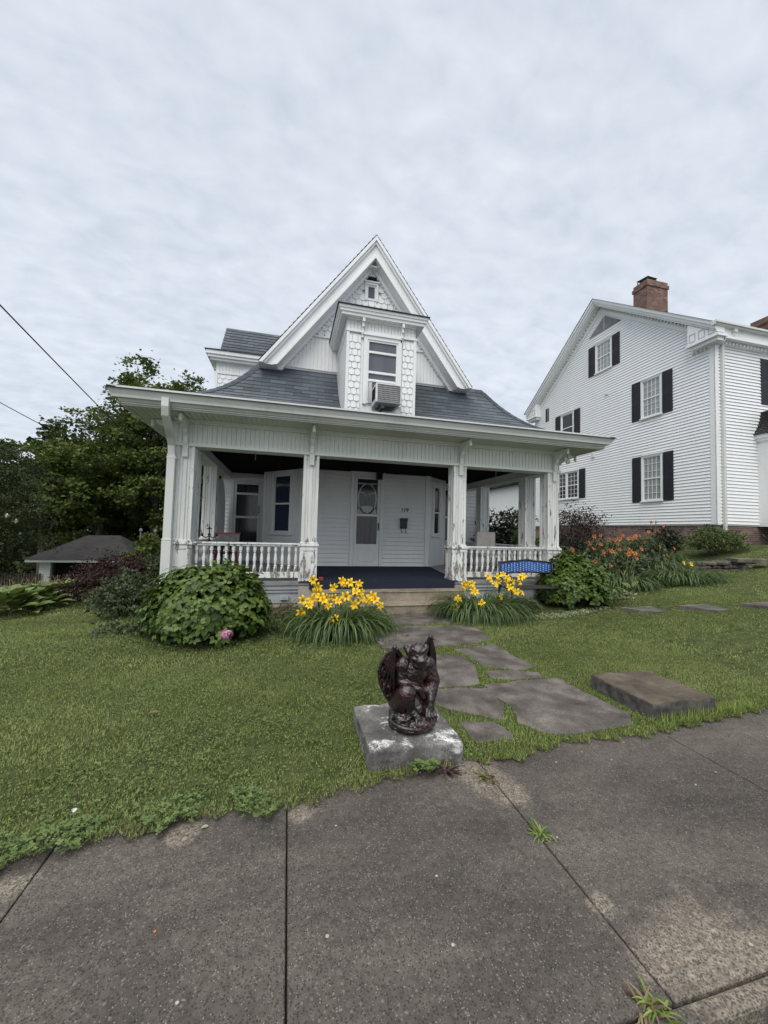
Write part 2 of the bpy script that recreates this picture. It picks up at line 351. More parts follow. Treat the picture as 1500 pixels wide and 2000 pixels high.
# instanced leaf-like meshes, assembled with numpy
rng=np.random.default_rng(7)
def np_mesh(name,V,faces_k,F,tint,mat,parent=None,smooth=False):
    """V (n,3); F flat loop indices; faces_k face sizes; tint per vertex"""
    off=wloc(parent) if parent else Vector((0,0,0))
    V=V-np.array(off); me=bpy.data.meshes.new(name)
    me.vertices.add(len(V)); me.vertices.foreach_set('co',V.astype(np.float32).ravel())
    me.loops.add(len(F)); me.loops.foreach_set('vertex_index',F.astype(np.int32))
    me.polygons.add(len(faces_k)); st=np.concatenate([[0],np.cumsum(faces_k)[:-1]]).astype(np.int32)
    me.polygons.foreach_set('loop_start',st); me.polygons.foreach_set('loop_total',faces_k.astype(np.int32))
    if smooth: me.polygons.foreach_set('use_smooth',np.ones(len(faces_k),bool))
    me.update(calc_edges=True)
    a=me.attributes.new('tint','FLOAT','POINT'); a.data.foreach_set('value',np.clip(tint,0,1).astype(np.float32))
    me.materials.append(MT[mat]); o=bpy.data.objects.new(name,me); return link(o,parent)
def instances(name,T,P,A,B,Cc,size,tint,mat,parent=None,smooth=False):
    """T=(verts,faces) template; axes A (x) B (y, length) Cc (z) unit (N,3); size (N,) or (N,3)"""
    tv=np.array(T[0],float); n=len(P); k=len(tv)
    size=np.asarray(size,float)
    if size.ndim==1: size=np.repeat(size[:,None],3,1)
    V=P[:,None,:]+tv[None,:,0:1]*(A*size[:,0:1])[:,None,:]+tv[None,:,1:2]*(B*size[:,1:2])[:,None,:]+tv[None,:,2:3]*(Cc*size[:,2:3])[:,None,:]
    fk=np.array([len(f) for f in T[1]]); fl=np.array([i for f in T[1] for i in f])
    F=(fl[None,:]+(np.arange(n)*k)[:,None]).ravel()
    return np_mesh(name,V.reshape(-1,3),np.tile(fk,n),F,np.repeat(tint,k),mat,parent,smooth)
def unit(v): return v/np.maximum(np.linalg.norm(v,axis=1,keepdims=True),1e-9)
def frames(B,up):   # length axis B, hint normal up -> A, B, C
    B=unit(B); A=unit(np.cross(B,up)); C=np.cross(A,B); return A,B,C
LEAF=([(0,0,0),(.32,.42,.10),(0,1,-.12),(-.32,.42,.10),(0,.45,0)],[(0,1,4),(1,2,4),(2,3,4),(3,0,4)])
OVAL=([(0,0,0),(.22,.14,.05),(.36,.42,.08),(.24,.75,.02),(0,1.02,-.14),(-.24,.75,.02),(-.36,.42,.08),(-.22,.14,.05),(0,.3,0),(0,.62,-.01)],
      [(0,1,8),(1,2,9,8),(2,3,9),(3,4,9),(4,5,9),(5,6,9),(6,7,8,9),(7,0,8)])
CARD=([(-.5,0,0),(.5,.1,.05),(.42,.9,-.1),(-.4,1,.06)],[(0,1,2),(0,2,3)])
BLADE=([(-.5,0,0),(.5,0,0),(.38,.55,.12),(-.38,.55,.12),(0,1,.42)],[(0,1,2,3),(3,2,4)])
CLOVER=([(0,0,0)]+[(math.cos(a)*r,math.sin(a)*r,z) for j in range(3) for a,r,z in ((j*2.094-.8,.5,.02),(j*2.094-.35,.95,.1),(j*2.094,.8,.06),(j*2.094+.35,.95,.1),(j*2.094+.8,.5,.02))],
        [(0,1+5*j,2+5*j,3+5*j,4+5*j,5+5*j) for j in range(3)])
def ribbon_set(name,specs,mat,parent,seg=7):
    """specs: (base, azimuth, length, lean, droop, width, tint) arching strap leaves"""
    V=[];F=[];K=[];Tn=[]
    for (b,az,L,lean,droop,wd,t) in specs:
        p=np.array(b,float); d=np.array([math.cos(az),math.sin(az)]); side=np.array([-d[1],d[0],0]); n0=len(V); ang=lean
        for i in range(seg+1):
            u=i/seg; ww=wd*(1-u**2.2)*(.65+.35*min(1,u*5))+.0008; fold=ww*.25
            V+= [p-side*ww+np.array([0,0,fold]),p,p+side*ww+np.array([0,0,fold])]; Tn+=[t]*3
            st=L/seg; ang2=ang-droop*u*1.0
            p=p+np.array([d[0]*math.cos(ang2)*st,d[1]*math.cos(ang2)*st,math.sin(ang2)*st])
            ang=ang2 if False else ang-droop/seg*1.2*u*seg/seg
        for i in range(seg):
            a=n0+3*i
            for q in ((a,a+1,a+4,a+3),(a+1,a+2,a+5,a+4)): F+=q; K.append(4)
    return np_mesh(name,np.array(V),np.array(K),np.array(F),np.array(Tn),mat,parent,True)
def star_flower(sz,seed=0,inner=True):
    r=random.Random(seed); V=[];F=[];K=[];T=[]
    for j in range(6):
        a=j*math.pi/3+r.uniform(-.12,.12); wd=.30 if j%2 else .21; L=1.0+r.uniform(-.1,.1)
        d=np.array([math.cos(a),math.sin(a),0]); s=np.array([-d[1],d[0],0]); n0=len(V)
        for u,wf,z in ((0,.25,-.5),(.28,.7,-.12),(.6,1,.12),(.85,.6,.05),(1.05,.06,-.14)):
            c=d*u*L*sz+np.array([0,0,z*sz]); V+=[c-s*wd*wf*sz+np.array([0,0,.04*sz*wf]),c,c+s*wd*wf*sz+np.array([0,0,.04*sz*wf])]; T+=[.25 if u<.3 else .5+r.uniform(0,.5)]*3
        for i in range(4):
            b=n0+3*i
            for q in ((b,b+1,b+4,b+3),(b+1,b+2,b+5,b+4)): F+=q; K.append(4)
    return np.array(V),np.array(K),np.array(F),np.array(T)

# ---------------------------------------------------------------- terrain
def ss(a,b,x): t=np.clip((x-a)/(b-a),0,1); return t*t*(3-2*t)
def H(x,y):
    x=np.asarray(x,float); y=np.asarray(y,float)
    rt=.055*np.maximum(x-5,0)**1.4*ss(2.2,4.5,y); rt=np.minimum(rt,1.35)
    s=np.maximum(y-5,0); lf=-(.07*np.minimum(s,8)+.15*np.clip(s-8,0,26))*ss(1.5,4.0,-x)
    return .014+rt+lf+.02*np.sin(x*1.3+1)*np.sin(y*.9)*ss(3,6,y)
EX=np.array([-60,-1.14,-.94,-.68,-.36,.05,.45,.96,1.17,1.48,1.99,2.7,3.51,4.18,6,60]); EY=np.array([1.98,2.05,2.12,2.11,2.18,2.13,2.22,2.31,2.35,2.28,2.40,2.36,2.45,2.51,2.6,2.6])
def edge(x): return np.interp(x,EX,EY)+.02*np.sin(x*23)+.015*np.sin(x*51+1)
def axis(bps):
    out=[]
    for a,b,st in bps: out+=list(np.arange(a,b,st))
    return np.array(out+[bps[-1][1]])
gx=axis([(-400,-60,40),(-60,-12,3),(-12,-3,.5),(-3,6,.07),(6,16,.4),(16,60,4),(60,400,40)]); gy=axis([(1.7,2.8,.035),(2.8,8,.15),(8,20,.4),(20,60,2),(60,700,50)])
GX,GY=np.meshgrid(gx,gy); GZ=H(GX,GY)+.006*np.sin(GX*9)*np.sin(GY*11)
GZ=np.where(GY<edge(GX)+.09,-.05+np.clip((GY-edge(GX)+.02)/.09,0,1)*(GZ+.05),GZ)
nx,ny=len(gx),len(gy); idx=np.arange(nx*ny).reshape(ny,nx)
q=np.stack([idx[:-1,:-1],idx[:-1,1:],idx[1:,1:],idx[1:,:-1]],-1).reshape(-1,4)
o=np_mesh('ground',np.stack([GX,GY,GZ],-1).reshape(-1,3),np.full(len(q),4),q.ravel(),np.zeros(nx*ny),'lawn_soil',None,True); tag(o,kind='structure')

# sidewalk slabs with open joints, curb and road
JX=[-40,-3.2,-2.1,-.99,.05,1.27,2.85,4.1,5.35,6.6,40]
mb=MB()
for a,b in zip(JX[:-1],JX[1:]):
    g=.0035; mb.box(a+g,b-g,1.03,2.75,-.1,0)
o=mb.build('sidewalk','aggregate_concrete',bevel=.006); tag(o,kind='structure')
o=MB().box(-40,40,.962,1.022,-.25,-.002).build('curb','aggregate_concrete',bevel=.012); tag(o,kind='structure')
o=MB().box(-40,40,.97,2.75,-.3,-.045).build('joint_soil','mulch'); tag(o,kind='structure')
o=MB().box(-60,60,-9,1.0,-.4,-.13).build('road','asphalt'); tag(o,kind='structure')

# ---------------------------------------------------------------- flagstones
FL={'A':([(1.98,3.37),(2.31,3.41),(2.74,3.4),(2.71,3.1),(2.77,2.70),(2.66,2.54),(2.32,2.52),(2.03,2.53),(1.95,2.58),(1.85,2.73),(1.93,2.93),(1.93,3.18)],'largest flagstone of the front walk, beside the brown slab'),
'B':([(1.37,3.38),(1.65,3.38),(1.87,3.32),(1.82,2.99),(1.72,2.8),(1.52,2.91),(1.33,3.08),(1.29,3.25)],'dark flagstone just behind the right corner of the statue plinth'),
'C':([(1.37,2.79),(1.6,2.75),(1.65,2.56),(1.6,2.51),(1.36,2.51),(1.34,2.61)],'smallest flagstone, right of the plinth at the sidewalk edge'),
'D':([(1.22,4.25),(1.52,4.28),(1.75,4.33),(1.99,4.26),(2.04,3.95),(1.86,3.5),(1.64,3.5),(1.3,3.51),(1.15,3.63)],'rounded flagstone partly hidden behind the gargoyle'),
'E':([(2.14,4.48),(2.71,4.58),(2.68,4.16),(2.71,3.8),(2.48,3.77),(2.2,3.89),(2.18,4.17)],'flagstone along the right edge of the walk, halfway to the steps'),
'F':([(2.14,3.74),(2.38,3.74),(2.63,3.62),(2.57,3.5),(2.29,3.5),(2.1,3.57)],'narrow flagstone strip behind the largest flagstone'),
'G':([(1.29,5.2),(1.87,5.64),(2.79,5.57),(2.76,4.87),(2.35,4.7),(1.85,4.73),(1.3,4.72)],'wide flagstone between the two yellow daylily clumps'),
'H':([(1.85,6.5),(2.73,6.5),(2.68,5.86),(2.17,5.79),(1.62,5.8)],'flagstone directly at the foot of the porch steps'),
'I':([(6.3,6.0),(7.0,6.05),(7.3,5.75),(6.6,5.6)],'stepping stone nearest the right hydrangea, in the side lawn'),
'J':([(7.15,5.6),(7.9,5.65),(8.1,5.25),(7.4,5.15)],'middle stepping stone crossing the lawn on the right'),
'K':([(8.1,5.2),(8.9,5.2),(9.1,4.8),(8.3,4.7)],'stepping stone at the right edge of the picture')}
def rough_poly(P,n=5,amp=.018,seed=0):
    out=[];k=len(P)
    for i in range(k):
        a=Vector(P[i]);b=Vector(P[(i+1)%k])
        for j in range(n):
            p=a.lerp(b,j/n); q=mnoise.noise_vector(Vector((p.x*5,p.y*5,seed))); out.append((p.x+q.x*amp*1.6,p.y+q.y*amp*1.6))
    return out
FP=[]
for k,(P,lab) in FL.items():
    cx=sum(p[0] for p in P)/len(P); cy=sum(p[1] for p in P)/len(P); P=[(cx+(p[0]-cx)*1.13,cy+(p[1]-cy)*1.12) for p in P]; pp=rough_poly(P,7,.020,ord(k)); FP.append(pp); z=float(H(cx,cy))
    top=z+.014
    o=MB().slab(pp,z-.08,top).build('flagstone','flagstone_rock',bevel=.008); tag(o,lab,'flagstone','flagstones set in the grass')
# pedestal and slab
PED=(.54,1.17,2.35,2.98); BLK=(2.93,3.62,2.53,3.19)
def chipped(x0,x1,y0,y1,z0,z1,name,mat,label,cat,amp=.006):
    bm=bmesh.new(); bmesh.ops.create_cube(bm,size=1); bmesh.ops.subdivide_edges(bm,edges=bm.edges,cuts=14,use_grid_fill=True)
    for v in bm.verts:
        edgeness=sum(abs(c)>.49 for c in v.co)
        p=Vector(((x0+x1)/2+v.co.x*(x1-x0),(y0+y1)/2+v.co.y*(y1-y0),(z0+z1)/2+v.co.z*(z1-z0)))
        d=mnoise.noise_vector(p*9)*amp+mnoise.noise_vector(p*31)*amp*.5
        if edgeness>1: d-=Vector((v.co.x,v.co.y,v.co.z)).normalized()*.006*(edgeness-1)*(1+abs(mnoise.noise(p*14))*2)
        v.co=p+d
    me=bpy.data.meshes.new(name); bm.to_mesh(me); bm.free(); me.polygons.foreach_set('use_smooth',[True]*len(me.polygons)); me.materials.append(MT[mat]); me.shade_smooth() if False else None
    o=bpy.data.objects.new(name,me); link(o,None); m=o.modifiers.new('es','EDGE_SPLIT'); m.split_angle=R(50); return tag(o,label,cat)
chipped(*PED[:4],-.06,.14,'stone_plinth','lichen_stone','square grey stone plinth spotted with white lichen, under the gargoyle','plinth')
chipped(*BLK[:4],-.05,.155,'stone_slab','brown_slab','low brown weathered stone block beside the flagstone walk, right of the statue','stone block',.010)

# ---------------------------------------------------------------- gargoyle
def gargoyle():
    g=thing('gargoyle_statue',(.905,2.69,.14),'glossy dark red winged gargoyle statue crouching on the stone plinth','statue')
    K=.00072
    def P(zx,zy,y=0.): return Vector((.90+(zx-770)*K, 2.72+y, .14+(1075-zy)*K*.98 - y*-.30*0))
    def cap(mb,a,b,ra,rb,n=14):
        a=Vector(a);b=Vector(b);pts=[];rr=[]; d=(b-a).normalized()
        for i in range(4): t=math.pi/2*(i/4); pts.append(a-d*ra*math.cos(t)); rr.append(max(ra*math.sin(t),.0008))
        for i in range(5): u=i/4; pts.append(a.lerp(b,u)); rr.append(ra+(rb-ra)*u)
        for i in range(1,5): t=math.pi/2*(i/4); pts.append(b+d*rb*math.sin(t)); rr.append(max(rb*math.cos(t),.0008))
        mb.tube(pts,rr,n)
    def finish(mb,name,vox,sm,disp=0,par=g):
        o=mb.build(name,'lacquered_redwood',par,True)
        m=o.modifiers.new('r','REMESH'); m.mode='VOXEL'; m.voxel_size=vox; m.use_smooth_shade=True
        m=o.modifiers.new('s','SMOOTH'); m.iterations=sm; m.factor=.5
        if disp:
            t=bpy.data.textures.new('carving','CLOUDS'); t.noise_scale=.022; t.noise_depth=2
            m=o.modifiers.new('d','DISPLACE'); m.texture=t; m.strength=disp; m.mid_level=.5
        return o
    # rock base
    mb=MB(); mb.ball((.90,2.72,.175),(.165,.15,.055),24,10); mb.ball((.87,2.76,.22),(.12,.11,.06),16,8); mb.ball((.95,2.66,.20),(.11,.09,.045),16,8)
    finish(mb,'rock_base',.006,2,.018)
    b=MB()
    # torso: hips low at the back, chest forward
    cap(b,P(700,830,.05),P(770,640,.02),.075,.068); cap(b,P(770,640,.02),P(790,480,.0),.085,.090); cap(b,P(690,500,.02),P(900,490,.02),.045,.045)
    cap(b,P(790,480,0),P(800,330,-.03),.050,.042)                      # neck
    # viewer-left bent leg: big knee towards the camera
    cap(b,P(650,830,.03),P(680,675,-.085),.075,.066); cap(b,P(680,675,-.085),P(735,850,-.06),.058,.034); cap(b,P(735,860,-.06),P(800,930,-.10),.034,.026)
    for dx,dz in ((-32,20),(0,38),(34,30),(62,8)): cap(b,P(790+dx*.6,915,-.10),P(800+dx*1.1,960+dz*.6,-.135),.012,.009); cap(b,P(800+dx*1.1,960+dz*.6,-.135),P(806+dx*1.25,990+dz*.7,-.145),.009,.003)
    # viewer-right leg, further back
    cap(b,P(860,820,.04),P(930,700,-.02),.066,.058); cap(b,P(930,700,-.02),P(925,870,-.0),.052,.040); cap(b,P(800,800,.04),P(840,900,.0),.07,.07)
    # viewer-right arm: shoulder, elbow out, hand clutching the rock
    cap(b,P(930,440,.0),P(980,610,-.02),.055,.050); cap(b,P(980,610,-.02),P(925,780,-.075),.048,.032)
    cap(b,P(925,780,-.075),P(915,850,-.09),.030,.028)
    for dx in (-52,-22,10,42): cap(b,P(915+dx*.7,850,-.095),P(918+dx,905,-.125),.013,.011); cap(b,P(918+dx,905,-.125),P(918+dx*1.02,955,-.13),.010,.004)
    # viewer-left arm resting on the thigh, hand reaching the middle
    cap(b,P(670,430,.0),P(655,580,-.02),.048,.036); cap(b,P(655,590,-.03),P(800,640,-.09),.032,.022); cap(b,P(800,640,-.09),P(850,730,-.08),.022,.018)
    # shoulders, pectorals and ribs
    b.ball(P(675,430,0),.062,16,10); b.ball(P(920,430,0),.060,16,10); b.ball(P(745,520,-.05),(.04,.03,.038),14,8); b.ball(P(845,520,-.05),(.04,.03,.038),14,8)
    for i in range(4): cap(b,P(745,580+i*28,-.045),P(850,580+i*28,-.045),.012,.012)
    # tail curling round the rock
    prev=P(640,880,.06)
    for i in range(9):
        a=math.radians(190+i*16); nx=Vector((.90+math.cos(a)*.155,2.72+math.sin(a)*.14,.205-.004*i)); cap(b,prev,nx,.022-.0015*i,.020-.0015*i,10); prev=nx
    # head
    b.ball(P(803,285,-.045),(.066,.066,.060),20,12); b.ball(P(805,350,-.100),(.042,.045,.036),16,10); b.ball(P(805,402,-.078),(.046,.050,.030),16,10)
    b.ball(P(808,338,-.132),(.020,.014,.014),12,8)                      # nose
    for sx in (-1,1):
        cap(b,P(803+sx*18,262,-.098),P(803+sx*70,235,-.08),.013,.011)   # brow
        b.ball(P(803+sx*58,335,-.075),(.022,.03,.020),12,8)             # cheek
        cap(b,P(803+sx*66,310,-.03),P(803+sx*104,250,-.01),.030,.022); cap(b,P(803+sx*104,250,-.01),P(803+sx*100,205 if sx<0 else 228,.0),.020,.005)  # ear / horn
        cap(b,P(803+sx*22,300,-.105),P(803+sx*40,296,-.1),.009,.007)     # eye
        cap(b,P(805+sx*8,375,-.118),P(805+sx*40,402,-.09),.008,.006)     # lip
        b.ball(P(805+sx*20,392,-.118),(.005,.005,.014),8,6)             # fang
    cap(b,P(803,235,-.07),P(803,200,-.03),.016,.008); cap(b,P(775,240,-.06),P(765,205,-.03),.012,.006); cap(b,P(832,240,-.06),P(842,208,-.03),.012,.006)
    cap(b,P(805,425,-.075),P(805,450,-.06),.018,.010)                   # chin tuft
    finish(b,'body',.0042,1,.006)
    # wings: membrane with finger ribs
    def wing(outer,root,yb,name):
        mb=MB(); k=len(outer)
        for i in range(k-1):
            for j in range(6):
                u0,u1=j/6,(j+1)/6
                def pt(i,u,s):
                    p=outer[i].lerp(root[i],u); bulge=.022*math.sin(u*math.pi); return p+Vector((0,-bulge*0+s+.01*math.cos(i*3.14),0))
                A,B,Cq,D=pt(i,u0,0),pt(i,u1,0),pt(i+1,u1,0),pt(i+1,u0,0); t=Vector((0,.014,0))
                mb.add([A,B,Cq,D,A+t,B+t,Cq+t,D+t],[(0,1,2,3),(4,5,6,7),(0,1,5,4),(1,2,6,5),(2,3,7,6),(3,0,4,7)])
        for i in range(k-1): cap(mb,outer[i],outer[i+1],.0115,.0115,10)
        top=outer[0]
        for i in range(1,k-1,1): cap(mb,top+Vector((0,-.006,0)),outer[i].lerp(root[i],.12)+Vector((0,-.008,0)),.010,.006,8)
        cap(mb,outer[0],root[0],.017,.022,10); mb.ball(top,.019,12,8); cap(mb,top,top+Vector((.02,-.02,-.012)),.014,.006)
        return finish(mb,name,.0045,2,.004)
    y=.02
    o1=[P(580,240,-.02),P(510,310,0),P(465,400,.01),P(440,500,.02),P(450,590,.02),P(480,680,.03),P(525,770,.03),P(580,850,.03),P(640,915,.02)]
    r1=[P(690,400,.04),P(690,430,.05),P(690,480,.05),P(690,540,.05),P(690,600,.05),P(700,660,.06),P(700,720,.06),P(700,780,.06),P(700,820,.06)]
    wing(o1,r1,0,'wing')
    o2=[P(945,150,-.02),P(985,250,.0),P(1010,350,.01),P(1025,450,.03),P(1040,550,.05),P(1035,640,.06),P(1000,720,.06),P(970,800,.06)]
    r2=[P(905,290,.02),P(900,370,.04),P(890,470,.07),P(890,520,.07),P(890,580,.08),P(890,640,.08),P(890,700,.08),P(890,760,.08)]
    wing(o2,r2,0,'wing')
    g.location+=Vector((-.015,-.125,0)); g.scale=(1,1,.94)
gargoyle()

# ---------------------------------------------------------------- wall cladding generators
def clapboard(mb,fr,ext,z0,z1,step=.115,proud=.018,holes=(),thin=False):
    """lapped boards: slanted face, square lower edge and a narrow slot under it; holes (x0,x1,z0,z1) are left open"""
    z=z0; proud=.010 if thin else max(proud,.024)*1.4; sl=.004 if thin else .012
    while z<z1-1e-4:
        zt=min(z+step,z1)
        for a,b,c,d in ext(z,zt):
            segs=[(a,b,c,d)]
            for (h0,h1,hz0,hz1) in holes:
                if zt>hz0+.01 and z<hz1-.01:
                    new=[]
                    for (a_,b_,c_,d_) in segs:
                        if b_<=h0 or a_>=h1: new.append((a_,b_,c_,d_)); continue
                        if a_<h0: new.append((a_,h0,c_,h0))
                        if b_>h1: new.append((h1,b_,h1,d_))
                    segs=new
            for (a_,b_,c_,d_) in segs:
                mb.quad(fr(a_,proud,z),fr(b_,proud,z),fr(d_,.006,zt-sl),fr(c_,.006,zt-sl)); mb.quad(fr(a_,.001,z),fr(b_,.001,z),fr(b_,proud,z),fr(a_,proud,z)); mb.quad(fr(c_,.006,zt-sl),fr(d_,.006,zt-sl),fr(d_,.001,zt-sl),fr(c_,.001,zt-sl))
        z+=step
def rect_ext(x0,x1): return lambda z,zt:[(x0,x1,x0,x1)]
def beadboard(mb,fr,x0,x1,zf,w=.085,gap=.012,depth=.012):
    x=x0
    while x<x1-1e-4:
        xe=min(x+w,x1); a0,a1=zf(x); b0,b1=zf(xe-gap)
        mb.quad(fr(x,depth,a0),fr(xe-gap,depth,b0),fr(xe-gap,depth,b1),fr(x,depth,a1))
        c0,c1=zf(xe)
        mb.quad(fr(xe-gap,depth,b0),fr(xe-gap,-.002,b0),fr(xe-gap,-.002,b1),fr(xe-gap,depth,b1))
        mb.quad(fr(xe-gap,-.002,b0),fr(xe,-.002,c0),fr(xe,-.002,c1),fr(xe-gap,-.002,b1))
        mb.quad(fr(xe,-.002,c0),fr(xe,depth,c0),fr(xe,depth,c1),fr(xe,-.002,c1))
        x+=w
def fishscale(mb,fr,x0,x1,z0,z1,ok=lambda x,z:True,w=.155,rh=.125):
    r=0; z=z0
    while z<z1:
        n=max(1,round((x1-x0)/w)); ww=(x1-x0)/n; off=.5 if r%2 else 0
        for i in range(n+(1 if off else 0)):
            xc=x0+(i+.5-off)*ww
            if not ok(xc,z): continue
            h=ww/2-.004; P=[]
            for k in range(9):
                t=math.pi+math.pi*k/8; P.append((min(max(xc+h*math.cos(t),x0),x1),z+h*.62+h*.62*math.sin(t)))
            P+= [(min(xc+h,x1),z+rh+.05),(max(xc-h,x0),z+rh+.05)]
            kf=lambda zz:.030-.021*min(1,max(0,(zz-z)/(rh+.05)))
            Fv=[fr(x,kf(zz),zz) for x,zz in P]; Bv=[fr(x,kf(zz)-.014,zz) for x,zz in P]; m=len(P)
            mb.add(Fv+Bv,[tuple(range(m))]+[(j,(j+1)%m,m+(j+1)%m,m+j) for j in range(m)])
        z+=rh; r+=1
def window(parent,fr,x0,x1,z0,z1,glass='glass_lace',casing=.1,mat='white_paint',bars=None,mid=None,sill=True,name='window',off=0,depth=.05):
    if off: fr=Fr(fr.o+fr.n*off,fr.x,fr.n)
    mb=MB(); c=casing
    mb.box(x0-c,x0,0,depth,z0-.02,z1+c,fr).box(x1,x1+c,0,depth,z0-.02,z1+c,fr).box(x0,x1,0,depth+.002,z1,z1+c,fr)
    mb.box(x0-c-.02,x1+c+.02,0,depth+.03,z1+c,z1+c+.03,fr)
    if sill: mb.box(x0-c-.03,x1+c+.03,0,depth+.045,z0-.065,z0-.021,fr)
    f=.035; mb.box(x0,x0+f,-.02,.03,z0,z1,fr).box(x1-f,x1,-.02,.03,z0,z1,fr).box(x0+f,x1-f,-.02,.028,z0,z0+f*1.3,fr).box(x0+f,x1-f,-.02,.028,z1-f,z1,fr)
    mids=mid if isinstance(mid,(list,tuple)) else ([mid] if mid else [])
    for m_ in mids: mb.box(x0+f,x1-f,-.02,.034,m_-.022,m_+.022,fr)
    if bars:
        nx_,nz_=bars; zz=[z0]+list(mids)+[z1]
        for i in range(1,nx_): x=x0+f+(x1-x0-2*f)*i/nx_; mb.box(x-.008,x+.008,.006,.022,z0+f,z1-f,fr)
        for a,b in zip(zz[:-1],zz[1:]):
            for j in range(1,nz_): z=a+(b-a)*j/nz_; mb.box(x0+f,x1-f,.004,.020,z-.008,z+.008,fr)
    o=mb.build(name,mat,parent)
    g=MB().box(x0+f*.5,x1-f*.5,-.02,.002,z0+.02,z1-.02,fr).build('pane',glass,o)
    return o
def storm_door(parent,fr,x0,x1,z0,z1,zg,zm,hinge_right=False,extra=None,transom=None):
    """zg bottom of the glass, zm meeting bar"""
    mb=MB(); c=.1
    mb.box(x0-c,x0,0,.06,z0,z1+c,fr).box(x1,x1+c,0,.06,z0,z1+c,fr).box(x0,x1,0,.062,z1,z1+c,fr).box(x0-c-.02,x1+c+.02,0,.085,z1+c,z1+c+.035,fr)
    fo=mb.build('door_frame','porch_siding',parent)
    d=MB(); f=.075
    d.box(x0+.008,x0+f,0,.045,z0+.01,z1-.01,fr).box(x1-f,x1-.008,0,.045,z0+.01,z1-.01,fr).box(x0+f,x1-f,0,.044,z1-f,z1-.01,fr).box(x0+f,x1-f,0,.046,zm-.03,zm+.03,fr).box(x0+f,x1-f,0,.042,z0+.01,zg,fr)
    if transom: d.box(x0+f,x1-f,0,.043,transom-.03,transom+.03,fr)
    if zg-z0>.4:   # raised kick panel with clipped corners
        a,b,zc,zd=x0+f+.05,x1-f-.05,z0+.14,zg-.08; k=.06
        P=[(a+k,zc),(b-k,zc),(b,zc+k),(b,zd-k),(b-k,zd),(a+k,zd),(a,zd-k),(a,zc+k)]
        Q=[(a+k+.01,zc+.014),(b-k-.01,zc+.014),(b-.014,zc+k+.01),(b-.014,zd-k-.01),(b-k-.01,zd-.014),(a+k+.01,zd-.014),(a+.014,zd-k-.01),(a+.014,zc+k+.01)]
        for i in range(8):
            j=(i+1)%8; d.add([fr(*((P[i][0],.042,P[i][1]))),fr(P[j][0],.042,P[j][1]),fr(Q[j][0],.052,Q[j][1]),fr(Q[i][0],.052,Q[i][1])],[(0,1,2,3)])
    do=d.build('door','porch_siding',parent)
    MB().box(x0+f*.8,x1-f*.8,-.01,.012,zg-.02,z1-f*.8,fr).build('pane','glass_lace',do)
    hx=x1-.04; h=MB(); h.box(hx-.012,hx+.012,.045,.06,z0+1.0,z0+1.22,fr).box(hx-.008,hx+.008,.06,.09,z0+1.04,z0+1.06,fr).box(hx-.008,hx+.008,.06,.09,z0+1.16,z0+1.18,fr).box(hx-.009,hx+.009,.085,.10,z0+1.03,z0+1.19,fr)
    h.build('handle','black_metal',do)
    return do

# ---------------------------------------------------------------- the Victorian house
HO=thing('victorian_house',(2.0,12.0,0),'white Victorian cottage with a steep front gable and a wrap-around porch with peeling posts','house')
XL,XR,YF=-2.80,6.72,6.62
PX0,PX1,PY=-1.97,5.95,7.40; FLZ=.5; BZ=2.92; SZ=3.40; CZ=3.12
front=Fr((0,PY,0))
# --- ground floor walls
def wall_fr(a,b):   # frame for a wall running from a to b seen from outside with a on the left
    d=Vector((b[0]-a[0],b[1]-a[1],0)); L=d.length; d.normalize(); return Fr((a[0],a[1],0),d,(d.y,-d.x,0)),L
PL=[(-1.97,12.1),(-.71,12.1),(-.71,11.56),(.34,10.42),(3.92,10.38),(4.74,11.12),(4.74,11.75),(6.24,11.75),(6.24,17.5)]
HOLE={(-1.97,12.1):[(.36,1.13,.4,2.86)],(.34,10.42):[(1.40,2.13,.4,3.0)],(4.74,11.75):[(.19,.88,.4,2.98)]}
core=MB()
pts=PL+[(-1.97,17.5)]
core.slab([(x,y) for x,y in pts],-.5,SZ+.6); core.build('wall','porch_siding',HO)
for (a,b),kind in zip(zip(PL[:-1],PL[1:]),('clap','clap','bead','clap','smooth','clap','clap','clap')):
    fr,L=wall_fr(a,b); mb=MB()
    if kind=='clap':
        clapboard(mb,fr,rect_ext(0,L),FLZ,CZ,.118,.02,HOLE.get(a,())); mb.build('siding','porch_siding',HO)
    elif kind=='bead':
        beadboard(mb,fr,0,L,lambda x:(FLZ,1.2),.075); beadboard(mb,fr,0,L,lambda x:(1.26,CZ),.075); mb.build('panelling','porch_siding',HO)
        MB().box(0,L,0,.03,1.2,1.26,fr).build('dado_rail','porch_siding',HO); MB().box(0,.09,0,.035,FLZ,CZ,fr).build('corner_board','porch_siding',HO); MB().box(L-.1,L,0,.036,FLZ,CZ,fr).build('corner_board','porch_siding',HO)
    else:
        MB().box(0,.10,0,.03,FLZ,CZ,fr).box(L-.10,L,0,.03,FLZ,CZ,fr).box(.10,L-.10,0,.028,1.28,1.33,fr).box(.10,L-.10,0,.012,FLZ,1.28,fr).box(.10,L-.10,0,.010,1.33,CZ,fr).build('panelling','porch_siding',HO)
fb,Lb=wall_fr(PL[3],PL[4])
MB().box(-.02,.08,.021,.044,FLZ,CZ,fb).build('corner_board','porch_siding',HO); MB().box(Lb-.10,Lb+.02,.021,.044,FLZ,CZ,fb).build('corner_board','porch_siding',HO)
fr,L=wall_fr(PL[6],PL[7]); MB().box(L-.12,L+.01,.021,.036,FLZ,CZ,fr).build('corner_board','white_paint',HO)
